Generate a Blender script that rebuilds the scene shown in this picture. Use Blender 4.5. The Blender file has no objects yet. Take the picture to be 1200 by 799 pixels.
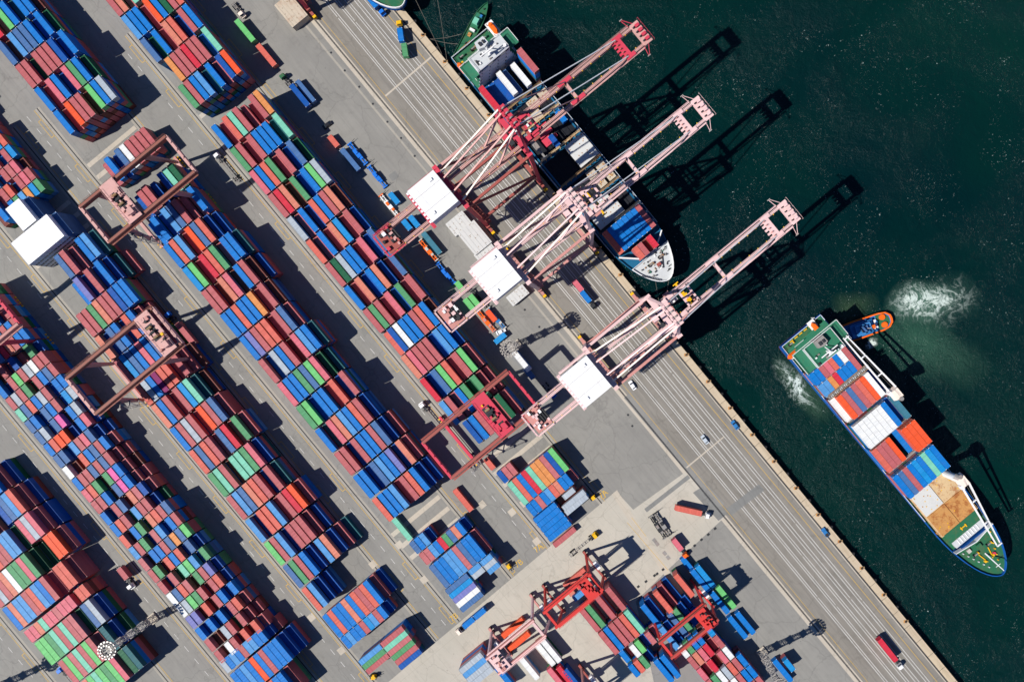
import bpy, math, random
from mathutils import Vector, Matrix

# ------------------------------------------------------------------ camera, world, sun, exposure
SC = bpy.context.scene
COL = SC.collection
CAM_H = 300.0            # metres above the yard
PX = 2.66                # photograph pixels per metre on the ground
NU, NV = 690.0, 375.0    # the point straight below the camera

def W(u, v, z=0.0):
    """where a point of the photograph lies if its height is z"""
    f = (1 - z / CAM_H) / PX
    return Vector(((u - NU) * f, -(v - NV) * f, z))

cam_data = bpy.data.cameras.new('camera')
cam = bpy.data.objects.new('camera', cam_data); COL.objects.link(cam)
cam.location = (0, 0, CAM_H)
cam_data.sensor_width = 36.0
cam_data.lens = 36.0 * PX * CAM_H / 1200.0
cam_data.shift_x = -90.0 / 1200.0
cam_data.shift_y = -24.5 / 1200.0
cam_data.clip_start = 1.0; cam_data.clip_end = 6000.0
SC.camera = cam

SUN_EL = math.radians(47.0)
sx, sy = -0.91, -0.415
_h = math.hypot(sx, sy); sx /= _h; sy /= _h
to_sun = Vector((sx * math.cos(SUN_EL), sy * math.cos(SUN_EL), math.sin(SUN_EL)))
sd = bpy.data.lights.new('sun', 'SUN'); sd.energy = 5.0; sd.angle = math.radians(0.5); sd.color = (1.0, 0.96, 0.90)
sun = bpy.data.objects.new('sun', sd); COL.objects.link(sun)
sun.rotation_euler = to_sun.to_track_quat('Z', 'Y').to_euler(); sun.location = to_sun * 500

world = bpy.data.worlds.new('World'); SC.world = world; world.use_nodes = True
wn = world.node_tree.nodes; wl = world.node_tree.links
bg = wn['Background']; sky = wn.new('ShaderNodeTexSky'); sky.sky_type = 'NISHITA'; sky.sun_disc = False
sky.sun_elevation = SUN_EL; sky.sun_rotation = math.atan2(sx, sy); sky.altitude = 1500; sky.air_density = 0.7; sky.dust_density = 0.0; sky.ozone_density = 10.0
wl.new(sky.outputs[0], bg.inputs[0]); bg.inputs[1].default_value = 0.085
SC.view_settings.view_transform = 'Standard'; SC.view_settings.look = 'None'
SC.view_settings.exposure = 0.3; SC.view_settings.gamma = 1.0
SC.render.engine = 'CYCLES'
SC.cycles.max_bounces = 4; SC.cycles.diffuse_bounces = 2; SC.cycles.glossy_bounces = 2

# ------------------------------------------------------------------ directions of the quay
D2 = Vector((0.636, -0.7717)); D2.normalize()    # along the quay, towards the lower right of the photo
N2 = Vector((0.7717, 0.636)); N2.normalize()     # towards the water
D3 = Vector((D2.x, D2.y, 0)); N3 = Vector((N2.x, N2.y, 0))
ROTN = math.atan2(N2.y, N2.x)                    # local x = towards the water, local y = -D
ROTD = math.atan2(D2.y, D2.x)                    # local x = along the quay, local y = towards the water
P0 = W(728, 459)                                 # a point of the landside rail
def AB(a, b, z=0.0):                             # a metres along the quay, b metres towards the water from the landside rail
    return P0 + D3 * a + N3 * b + Vector((0, 0, z))
def toAB(p):
    q = p - P0; return q.x * D3.x + q.y * D3.y, q.x * N3.x + q.y * N3.y

# ------------------------------------------------------------------ materials
MATS = {}
def new_mat(name):
    m = bpy.data.materials.new(name); m.use_nodes = True; MATS[name] = m
    return m, m.node_tree.nodes, m.node_tree.links, m.node_tree.nodes['Principled BSDF']
def mixrgb(n, l, fac, a, b, mode='MIX'):
    x = n.new('ShaderNodeMix'); x.data_type = 'RGBA'; x.blend_type = mode
    for key, v in (('Factor', fac), ('A', a), ('B', b)):
        s = [i for i in x.inputs if i.name == key and (i.type == 'RGBA' if key != 'Factor' else i.type == 'VALUE')][0]
        if hasattr(v, 'is_output'): l.new(v, s)
        else: s.default_value = v if key == 'Factor' else (v[0], v[1], v[2], 1)
    return [o for o in x.outputs if o.type == 'RGBA'][0]
def noise(n, l, scale, detail=3, rough=0.6, vec=None, dist=0.0):
    t = n.new('ShaderNodeTexNoise'); t.inputs['Scale'].default_value = scale; t.inputs['Detail'].default_value = detail
    t.inputs['Roughness'].default_value = rough; t.inputs['Distortion'].default_value = dist
    if vec is not None: l.new(vec, t.inputs['Vector'])
    return t.outputs[0]
def ramp(n, l, src, *stops):
    r = n.new('ShaderNodeValToRGB'); e = r.color_ramp.elements
    while len(e) < len(stops): e.new(0.5)
    for el, (p, c) in zip(e, stops):
        el.position = p; el.color = (c, c, c, 1) if not hasattr(c, '__len__') else (c[0], c[1], c[2], 1)
    l.new(src, r.inputs[0]); return r.outputs[0]
def math_(n, l, op, a, b=None, c=None):
    x = n.new('ShaderNodeMath'); x.operation = op
    for i, v in enumerate((a, b, c)):
        if v is None: continue
        if hasattr(v, 'is_output'): l.new(v, x.inputs[i])
        else: x.inputs[i].default_value = v
    return x.outputs[0]
def pos(n): return n.new('ShaderNodeNewGeometry').outputs['Position']

def paint(name, c, rough=0.5, wear=0.25, tint=0.16, rust=0.0, metal=0.0, dirt=0.17):
    """weathered paint; every body gets a slightly different fade"""
    m, n, l, b = new_mat(name)
    g = n.new('ShaderNodeNewGeometry'); oi = n.new('ShaderNodeObjectInfo')
    r = math_(n, l, 'FRACT', math_(n, l, 'ADD', g.outputs['Random Per Island'], oi.outputs['Random']))
    fade = mixrgb(n, l, math_(n, l, 'MULTIPLY', r, tint * 1.6), c, [min(1, x * 1.15 + 0.035) for x in c])
    dark = mixrgb(n, l, math_(n, l, 'MULTIPLY', math_(n, l, 'FRACT', math_(n, l, 'MULTIPLY', r, 7.3)), tint * 1.5), fade, [x * 0.45 for x in c])
    ns = noise(n, l, 0.9, 4, 0.65, g.outputs['Position'])
    w = mixrgb(n, l, math_(n, l, 'MULTIPLY', ramp(n, l, ns, (0.42, 0.0), (0.75, 1.0)), wear), dark, [min(1, 0.035 + x * 0.75) for x in c])
    dt = noise(n, l, 0.22, 6, 0.72, g.outputs['Position'], 0.8)
    w = mixrgb(n, l, math_(n, l, 'MULTIPLY', ramp(n, l, dt, (0.5, 0.0), (0.72, 1.0)), dirt), w, [x * 0.55 + 0.02 for x in c])
    d2 = noise(n, l, 2.6, 3, 0.6, g.outputs['Position'])
    w = mixrgb(n, l, math_(n, l, 'MULTIPLY', ramp(n, l, d2, (0.6, 0.0), (0.7, 1.0)), dirt * 0.7), w, [x * 0.8 + 0.05 for x in c])
    if rust > 0:
        ns2 = noise(n, l, 0.35, 5, 0.7, g.outputs['Position'])
        w = mixrgb(n, l, math_(n, l, 'MULTIPLY', ramp(n, l, ns2, (0.5, 0.0), (0.62, 1.0)), rust), w, (0.30, 0.10, 0.03))
    l.new(w, b.inputs['Base Color']); b.inputs['Roughness'].default_value = rough; b.inputs['Metallic'].default_value = metal; b.inputs['Specular IOR Level'].default_value = 0.12 if rough > 0.3 else 0.5
    return m
# container paints: code -> (word, colour)
PAL = {
 'B': ('blue', (0.000, 0.155, 0.50)), 'N': ('royal blue', (0.000, 0.075, 0.33)), 'L': ('sky blue', (0.07, 0.26, 0.55)),
 'S': ('slate blue', (0.055, 0.14, 0.32)), 'Q': ('bright azure', (0.005, 0.23, 0.55)), 'G': ('green', (0.075, 0.27, 0.12)),
 'K': ('lime green', (0.13, 0.47, 0.15)), 'M': ('mint green', (0.17, 0.50, 0.36)), 'T': ('dark teal', (0.01, 0.10, 0.12)),
 'D': ('dark green', (0.006, 0.10, 0.045)), 'R': ('rust red', (0.42, 0.105, 0.115)), 'C': ('coral', (0.58, 0.12, 0.09)),
 'V': ('vermilion', (0.72, 0.085, 0.025)), 'O': ('orange', (0.62, 0.24, 0.075)), 'E': ('salmon', (0.58, 0.19, 0.13)),
 'P': ('pink', (0.58, 0.13, 0.17)), 'H': ('crimson', (0.55, 0.025, 0.05)), 'X': ('magenta', (0.20, 0.008, 0.10)),
 'W': ('white', (0.70, 0.71, 0.70)), 'Y': ('pale grey', (0.36, 0.41, 0.46)), 'A': ('brown', (0.16, 0.045, 0.035)),
 'I': ('violet', (0.16, 0.17, 0.42)), 'Z': ('rose', (0.45, 0.13, 0.14)), 'U': ('teal', (0.04, 0.17, 0.24)), 'J': ('hot pink', (0.65, 0.11, 0.32)),
}
for k, (w_, c_) in PAL.items():
    paint('paint_' + w_.replace(' ', '_'), c_, 0.55, 0.3, 0.2, 0.12 if k in 'RCEOZAP' else 0.03)
def PM(k): return MATS['paint_' + PAL[k][0].replace(' ', '_')]
paint('steel_white', (0.74, 0.74, 0.735), 0.5, 0.15, 0.03, 0.04, 0, 0.2)
paint('reefer_white', (0.88, 0.88, 0.88), 0.5, 0.02, 0.02, 0, 0, 0.02)
paint('crane_red', (0.56, 0.05, 0.085), 0.45, 0.25, 0.1)
paint('crane_scarlet', (0.58, 0.045, 0.04), 0.45, 0.25, 0.1)
paint('crane_pink', (0.73, 0.50, 0.49), 0.5, 0.3, 0.15, 0.1)
paint('crane_dust', (0.58, 0.33, 0.30), 0.55, 0.4, 0.15, 0.15)
paint('crane_rose', (0.52, 0.24, 0.215), 0.55, 0.35, 0.15, 0.2)
paint('crane_brick', (0.33, 0.085, 0.07), 0.5, 0.3, 0.1)
paint('crane_brown', (0.27, 0.10, 0.075), 0.55, 0.35, 0.1, 0.1)
paint('crane_cream', (0.80, 0.68, 0.58), 0.5, 0.25, 0.05)
paint('yellow', (0.75, 0.42, 0.01), 0.5, 0.2, 0.05)
paint('orange_paint', (0.80, 0.13, 0.01), 0.5, 0.2, 0.05)
paint('machine_blue', (0.01, 0.16, 0.62), 0.45, 0.2, 0.1)
paint('ship_blue', (0.006, 0.085, 0.33), 0.45, 0.25, 0.03)
paint('ship_teal', (0.01, 0.11, 0.22), 0.45, 0.3, 0.03)
paint('hull_red', (0.30, 0.02, 0.02), 0.5, 0.25, 0.03)
paint('deck_green', (0.02, 0.125, 0.06), 0.6, 0.4, 0.03, 0.12)
paint('deck_teal', (0.025, 0.16, 0.09), 0.6, 0.35, 0.03, 0.05)
paint('deck_grey', (0.50, 0.52, 0.53), 0.6, 0.25, 0.03, 0.03)
paint('house_lilac', (0.56, 0.56, 0.60), 0.6, 0.2, 0.03)
paint('hatch_beige', (0.52, 0.45, 0.35), 0.65, 0.4, 0.06, 0.25)
paint('hatch_grey', (0.55, 0.55, 0.53), 0.65, 0.2, 0.03, 0.0)
paint('hatch_rust', (0.50, 0.25, 0.08), 0.75, 0.4, 0.05, 0.9, 0, 0.45)
paint('hatch_tan', (0.56, 0.40, 0.22), 0.75, 0.4, 0.05, 0.7, 0, 0.4)
paint('gantry_rust', (0.28, 0.19, 0.10), 0.7, 0.4, 0.1, 0.5)
paint('dark_steel', (0.03, 0.032, 0.036), 0.6, 0.3, 0.1)
paint('mid_steel', (0.25, 0.24, 0.23), 0.55, 0.3, 0.2, 0.15)
paint('galvanised', (0.48, 0.45, 0.41), 0.5, 0.3, 0.1, 0.1)
paint('rope', (0.13, 0.12, 0.10), 0.9, 0.2, 0.1)
paint('tyre', (0.02, 0.02, 0.022), 0.85, 0.2, 0.05)
paint('glass_dark', (0.02, 0.03, 0.04), 0.08, 0.0, 0.0)
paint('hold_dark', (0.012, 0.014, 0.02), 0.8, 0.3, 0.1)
paint('lamp_glass', (0.33, 0.30, 0.27), 0.3, 0.1, 0.02)
paint('line_white', (0.60, 0.59, 0.56), 0.7, 0.6, 0.02, 0, 0, 0.9)
paint('line_yellow', (0.58, 0.36, 0.06), 0.7, 0.6, 0.02)
paint('car_black', (0.02, 0.02, 0.024), 0.25, 0.0, 0.0)
paint('car_white', (0.75, 0.76, 0.78), 0.25, 0.0, 0.0)
paint('car_silver', (0.45, 0.50, 0.55), 0.25, 0.0, 0.0)
paint('car_blue', (0.03, 0.17, 0.42), 0.25, 0.0, 0.0)

def ground_mat(name, c1, c2, c3, joint=0.0, streak=0.5):
    m, n, l, b = new_mat(name)
    p = pos(n)
    mp = n.new('ShaderNodeMapping'); mp.inputs['Rotation'].default_value = (0, 0, -ROTD); l.new(p, mp.inputs['Vector'])
    big = noise(n, l, 0.035, 5, 0.6, mp.outputs[0]); mid = noise(n, l, 0.30, 5, 0.7, mp.outputs[0]); fine = noise(n, l, 3.5, 3, 0.7, mp.outputs[0])
    mp2 = n.new('ShaderNodeMapping'); mp2.inputs['Scale'].default_value = (0.035, 0.55, 1); l.new(mp.outputs[0], mp2.inputs['Vector'])
    st = noise(n, l, 1.0, 4, 0.65, mp2.outputs[0])
    c = mixrgb(n, l, ramp(n, l, big, (0.35, 0.0), (0.65, 1.0)), c1, c2)
    c = mixrgb(n, l, math_(n, l, 'MULTIPLY', ramp(n, l, st, (0.45, 0.0), (0.7, 1.0)), streak), c, c3)
    c = mixrgb(n, l, math_(n, l, 'MULTIPLY', ramp(n, l, mid, (0.52, 0.0), (0.75, 1.0)), 0.35), c, [x * 0.72 for x in c1])
    c = mixrgb(n, l, math_(n, l, 'MULTIPLY', ramp(n, l, fine, (0.35, 0.0), (0.75, 1.0)), 0.22), c, [x * 1.25 for x in c2])
    sp = noise(n, l, 0.75, 2, 0.5, mp.outputs[0])
    c = mixrgb(n, l, math_(n, l, 'MULTIPLY', ramp(n, l, sp, (0.72, 0.0), (0.76, 1.0)), 0.5), c, [x * 0.4 for x in c1])
    vo = n.new('ShaderNodeTexVoronoi'); vo.feature = 'DISTANCE_TO_EDGE'; vo.inputs['Scale'].default_value = 0.055
    wv_ = n.new('ShaderNodeTexNoise'); wv_.inputs['Scale'].default_value = 0.25; wv_.inputs['Detail'].default_value = 4; l.new(mp.outputs[0], wv_.inputs['Vector'])
    va = n.new('ShaderNodeVectorMath'); va.operation = 'MULTIPLY_ADD'; l.new(wv_.outputs[1], va.inputs[0]); va.inputs[1].default_value = (5, 5, 5); l.new(mp.outputs[0], va.inputs[2]); l.new(va.outputs[0], vo.inputs['Vector'])
    c = mixrgb(n, l, math_(n, l, 'MULTIPLY', ramp(n, l, vo.outputs['Distance'], (0.004, 1.0), (0.014, 0.0)), 0.28), c, [x * 0.55 for x in c1])
    oil = noise(n, l, 0.12, 6, 0.75, mp.outputs[0], 1.2)
    c = mixrgb(n, l, math_(n, l, 'MULTIPLY', ramp(n, l, oil, (0.56, 0.0), (0.78, 1.0)), 0.5), c, [x * 0.55 for x in c1])
    mp3 = n.new('ShaderNodeMapping'); mp3.inputs['Scale'].default_value = (0.012, 1.6, 1); l.new(mp.outputs[0], mp3.inputs['Vector'])
    tr_ = noise(n, l, 1.0, 3, 0.6, mp3.outputs[0])
    c = mixrgb(n, l, math_(n, l, 'MULTIPLY', ramp(n, l, tr_, (0.58, 0.0), (0.68, 1.0)), 0.3 * streak + 0.08), c, [x * 0.6 for x in c1])
    if joint > 0:
        br = n.new('ShaderNodeTexBrick'); l.new(mp.outputs[0], br.inputs['Vector']); br.offset = 0.0
        br.inputs['Scale'].default_value = 1.0; br.inputs['Brick Width'].default_value = joint; br.inputs['Row Height'].default_value = joint * 0.8
        br.inputs['Mortar Size'].default_value = 0.07; br.inputs['Mortar Smooth'].default_value = 0.3
        c = mixrgb(n, l, math_(n, l, 'MULTIPLY', br.outputs['Fac'], 0.4), c, [x * 0.55 for x in c1])
    l.new(c, b.inputs['Base Color']); b.inputs['Roughness'].default_value = 0.85; b.inputs['Specular IOR Level'].default_value = 0.25
    bp = n.new('ShaderNodeBump'); bp.inputs['Strength'].default_value = 0.25; bp.inputs['Distance'].default_value = 0.05
    l.new(fine, bp.inputs['Height']); l.new(bp.outputs[0], b.inputs['Normal'])
    return m
ground_mat('asphalt', (0.201, 0.195, 0.180), (0.248, 0.240, 0.218), (0.163, 0.158, 0.149), 0, 0.45)
ground_mat('asphalt_smooth', (0.201, 0.196, 0.184), (0.223, 0.218, 0.205), (0.193, 0.188, 0.176), 0, 0.15)
ground_mat('asphalt_apron', (0.201, 0.184, 0.158), (0.231, 0.214, 0.188), (0.141, 0.133, 0.119), 0, 0.75)
ground_mat('asphalt_dark', (0.165, 0.165, 0.16), (0.20, 0.20, 0.19), (0.14, 0.14, 0.135), 0, 0.5)
ground_mat('concrete', (0.381, 0.355, 0.300), (0.440, 0.406, 0.345), (0.340, 0.310, 0.261), 14, 0.35)
ground_mat('concrete_worn', (0.30, 0.28, 0.24), (0.34, 0.315, 0.27), (0.25, 0.235, 0.20), 0, 0.5)
ground_mat('concrete_strip', (0.42, 0.375, 0.305), (0.46, 0.41, 0.34), (0.36, 0.31, 0.25), 0, 0.5)
ground_mat('concrete_cap', (0.52, 0.42, 0.29), (0.46, 0.38, 0.28), (0.34, 0.26, 0.17), 6, 0.6)

# ------------------------------------------------------------------ mesh building
class MB:
    def __init__(s): s.v = []; s.f = []; s.mi = []; s.mats = []
    def m(s, mat):
        if isinstance(mat, str): mat = MATS[mat]
        if mat not in s.mats: s.mats.append(mat)
        return s.mats.index(mat)
    def add(s, vs, fs, mat):
        o = len(s.v); i = s.m(mat)
        s.v.extend(tuple(v) for v in vs); s.f.extend(tuple(o + k for k in f) for f in fs); s.mi.extend([i] * len(fs))
    def quad(s, a, b, c, d, mat): s.add((a, b, c, d), ((0, 1, 2, 3),), mat)
    def box(s, c, size, mat, rot=0.0, taper=1.0):
        hx, hy, hz = size[0] / 2, size[1] / 2, size[2] / 2; ca, sa = math.cos(rot), math.sin(rot); vs = []
        for z, t in ((-hz, 1.0), (hz, taper)):
            for x, y in ((-hx, -hy), (hx, -hy), (hx, hy), (-hx, hy)):
                x *= t; y *= t
                vs.append((c[0] + x * ca - y * sa, c[1] + x * sa + y * ca, c[2] + z))
        s.add(vs, ((3, 2, 1, 0), (4, 5, 6, 7), (0, 1, 5, 4), (1, 2, 6, 5), (2, 3, 7, 6), (3, 0, 4, 7)), mat)
    def beam(s, p, q, w, h, mat, w2=None, h2=None):
        p = Vector(p); q = Vector(q); d = (q - p).normalized(); up = Vector((0, 0, 1))
        if abs(d.z) > 0.98: up = Vector((0, 1, 0))
        sd_ = d.cross(up).normalized(); u = sd_.cross(d).normalized(); w2 = w if w2 is None else w2; h2 = h if h2 is None else h2
        vs = []
        for e, ww, hh in ((p, w, h), (q, w2, h2)):
            for a, b_ in ((-1, -1), (1, -1), (1, 1), (-1, 1)): vs.append(e + sd_ * (a * ww / 2) + u * (b_ * hh / 2))
        s.add(vs, ((0, 1, 2, 3), (7, 6, 5, 4), (1, 0, 4, 5), (2, 1, 5, 6), (3, 2, 6, 7), (0, 3, 7, 4)), mat)
    def cyl(s, p, q, r, mat, n=8, r2=None):
        p = Vector(p); q = Vector(q); d = (q - p).normalized(); up = Vector((0, 0, 1)) if abs(d.z) < 0.95 else Vector((1, 0, 0))
        a = d.cross(up).normalized(); b_ = a.cross(d).normalized(); r2 = r if r2 is None else r2; vs = []
        for e, rr in ((p, r), (q, r2)):
            for k in range(n):
                t = 2 * math.pi * k / n; vs.append(e + a * (rr * math.cos(t)) + b_ * (rr * math.sin(t)))
        fs = [(k, (k + 1) % n, n + (k + 1) % n, n + k) for k in range(n)] + [tuple(range(n - 1, -1, -1)), tuple(range(n, 2 * n))]
        s.add(vs, fs, mat)
    def prism(s, poly, z0, z1, mat, side=None, poly2=None):
        n = len(poly); p2 = poly2 or poly
        vs = [(x, y, z0) for x, y in poly] + [(x, y, z1) for x, y in p2]
        s.add(vs, [tuple(range(n, 2 * n))], mat)
        s.add(vs, [tuple(range(n - 1, -1, -1))] + [(k, (k + 1) % n, n + (k + 1) % n, n + k) for k in range(n)], side or mat)
    def ring(s, poly, z0, z1, w, mat):
        """a low wall of width w just inside the outline poly"""
        n = len(poly); cx = sum(p[0] for p in poly) / n; cy = sum(p[1] for p in poly) / n; inn = []
        for k in range(n):
            a = Vector(poly[k - 1]); b_ = Vector(poly[k]); c = Vector(poly[(k + 1) % n])
            e1 = (b_ - a).normalized(); e2 = (c - b_).normalized(); nn = Vector((-(e1.y + e2.y), e1.x + e2.x))
            if nn.length < 1e-5: nn = Vector((cx - b_.x, cy - b_.y))
            nn.normalize()
            if nn.dot(Vector((cx, cy)) - b_) < 0: nn = -nn
            inn.append(b_ + nn * w)
        vs = [(x, y, z1) for x, y in poly] + [(x, y, z1) for x, y in inn] + [(x, y, z0) for x, y in poly] + [(x, y, z0) for x, y in inn]
        fs = []
        for k in range(n):
            j = (k + 1) % n; fs += [(k, j, n + j, n + k), (2 * n + k, 2 * n + j, j, k), (n + k, n + j, 3 * n + j, 3 * n + k)]
        s.add(vs, fs, mat)
    def build(s, name, parent=None, loc=None, rz=None):
        me = bpy.data.meshes.new(name); me.from_pydata(s.v, [], s.f)
        for m_ in s.mats: me.materials.append(m_)
        me.polygons.foreach_set('material_index', s.mi); me.update()
        o = bpy.data.objects.new(name, me); COL.objects.link(o)
        if parent is not None: o.parent = parent
        if loc is not None: o.location = loc
        if rz is not None: o.rotation_euler = (0, 0, rz)
        return o

def tag(o, label=None, cat=None, group=None, kind=None):
    if label: o['label'] = label
    if cat: o['category'] = cat
    if group: o['group'] = group
    if kind: o['kind'] = kind
    return o
def thing(name, label, cat, loc=(0, 0, 0), rz=0.0, group=None):
    o = bpy.data.objects.new(name, None); COL.objects.link(o); o.location = loc; o.rotation_euler = (0, 0, rz); o.empty_display_size = 2
    return tag(o, label, cat, group)
KIDS = {}
def dup(root, loc, rz, label=None, group=None):
    if not KIDS:
        for o in COL.objects:
            if o.parent: KIDS.setdefault(o.parent.name, []).append(o)
    kids = [o for o in COL.objects if o.parent == root]
    r = root.copy(); COL.objects.link(r); r.location = loc; r.rotation_euler = (0, 0, rz)
    if label: r['label'] = label
    if group: r['group'] = group
    for ch in kids:
        c = ch.copy(); COL.objects.link(c); c.parent = r
        for g in ch.children:
            d = g.copy(); COL.objects.link(d); d.parent = c
    return r

# ------------------------------------------------------------------ the setting
def strip(mb, a0, a1, b0, b1, z, mat):
    mb.quad(AB(a0, b0, z), AB(a1, b0, z), AB(a1, b1, z), AB(a0, b1, z), mat)
QB = 33.2     # quay edge
g = MB(); strip(g, -900, 900, -900, QB - 3.5, 0.0, 'asphalt'); tag(g.build('ground'), kind='structure')
g = MB(); strip(g, -420, 420, 1.0, 28.9, 0.006, 'asphalt_apron'); tag(g.build('apron_road'), kind='structure')
g = MB()
a_q = AB(0, 0)
g.add([AB(-900, QB - 3.5, 0), AB(900, QB - 3.5, 0), AB(900, QB, 0), AB(-900, QB, 0), AB(-900, QB, -9), AB(900, QB, -9)], [(0, 1, 2, 3), (3, 2, 5, 4)], 'concrete_cap')
tag(g.build('quay_wall'), kind='structure')
g = MB()
for k in range(-36, 37):                       # joints between the cap blocks
    g.box(AB(k * 8.0, QB - 1.7, 0.0), (3.4, 0.12, 0.02), 'dark_steel', ROTN)
strip(g, -420, 420, QB - 3.62, QB - 3.42, 0.008, 'dark_steel')
tag(g.build('quay_joint'), kind='structure')
g = MB(); strip(g, -420, 420, -1.9, 1.0, 0.008, 'concrete_strip'); strip(g, -420, 420, 28.9, QB - 3.7, 0.008, 'concrete_strip'); tag(g.build('rail_bed'), kind='structure')
g = MB(); strip(g, -420, -8, -5.2, -4.3, 0.008, 'concrete_worn'); tag(g.build('drain_cover'), kind='structure')
g = MB()
for b0 in (-0.35, 0.2, 29.35, 29.9): strip(g, -420, 420, b0, b0 + 0.14, 0.03, 'dark_steel')
strip(g, -420, 420, -0.12, 0.12, 0.05, 'dark_steel'); strip(g, -420, 420, 29.6, 29.84, 0.05, 'dark_steel')
tag(g.build('crane_rail'), kind='structure')
# apron markings
g = MB(); rnd = random.Random(4)
for (b0, b1) in ((8.4, 9.35), (12.3, 13.25), (15.6, 16.65), (18.8, 20.1), (22.4, 23.6)):
    for bb in (b0, b1):
        a = -300.0
        while a < 320:
            ln = rnd.uniform(25, 70)
            if not (46 < a + ln and a < 56 and False): strip(g, a, a + ln, bb - 0.115, bb + 0.115, 0.014, 'line_white')
            a += ln + rnd.choice((0, 0, 0, 0.8))
tag(g.build('lane_marking'), kind='structure')
g = MB(); strip(g, -300, 320, 26.1, 26.3, 0.014, 'line_yellow'); strip(g, -300, 320, 2.5, 2.65, 0.014, 'line_yellow'); tag(g.build('yellow_marking'), kind='structure')
# strips across the apron and darker patch
def patch(pts, z, mat, name):
    g = MB(); g.add([W(u, v) + Vector((0, 0, z)) for u, v in pts], [tuple(range(len(pts)))[::-1]], mat)
    return tag(g.build(name), kind='structure')
patch([(451, 112), (505, 66), (506.5, 67.5), (452.5, 113.5)], 0.018, 'concrete_strip', 'cross_strip')
patch([(804, 547), (848, 511), (849, 512), (805, 548.5)], 0.018, 'concrete_strip', 'cross_strip')
patch([(851, 596), (889, 567), (896, 574), (857, 604)], 0.018, 'asphalt_dark', 'asphalt_patch')
patch([(731, 466), (738, 461), (800, 536), (849, 590), (842, 598), (795, 542)], 0.010, 'asphalt_smooth', 'asphalt_patch')
patch([(455, 206), (463, 200), (468, 207), (460, 213)], 0.012, 'asphalt_dark', 'asphalt_patch')
# the wide concrete cross road and its squares
patch([(420, 828), (722, 575), (742, 597), (803, 553), (850, 605), (786, 664), (745, 704), (780, 860), (420, 860)], 0.010, 'concrete', 'cross_road')
patch([(723, 574), (803, 697), (797, 702), (717, 579)], 0.016, 'concrete_strip', 'cross_strip')
patch([(755, 596), (806, 556), (809, 560), (758, 600)], 0.018, 'asphalt_dark', 'asphalt_patch')
patch([(812, 577), (823, 570), (852, 602), (842, 610)], 0.018, 'asphalt_dark', 'asphalt_patch')
patch([(831, 676), (1020, 900), (760, 900), (745, 704), (786, 664)], 0.006, 'asphalt_smooth', 'asphalt_patch')
g = MB()
for (u, v) in [(777, 667), (767, 674), (757, 681), (748, 687), (838, 619), (830, 626), (822, 632), (814, 639), (806, 645), (770, 672)]:
    p = W(u, v); g.box((p.x, p.y, 0.03), (1.2, 1.0, 0.05), 'dark_steel', ROTN)
for (u, v) in [(767, 633), (770, 637), (779, 648), (783, 653)]:
    p = W(u, v); g.box((p.x, p.y, 0.03), (1.5, 1.9, 0.05), 'mid_steel', ROTN)
for (u, v) in [(388, 62), (404, 83), (421, 102), (437, 122), (454, 143), (470, 162), (486, 183), (615, 363), (736, 486), (741, 499), (632, 383)]:
    p = W(u, v); g.cyl((p.x, p.y, 0.0), (p.x, p.y, 0.04), 0.5, 'dark_steel', 10)
tag(g.build('drain_grate'), kind='structure')

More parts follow.
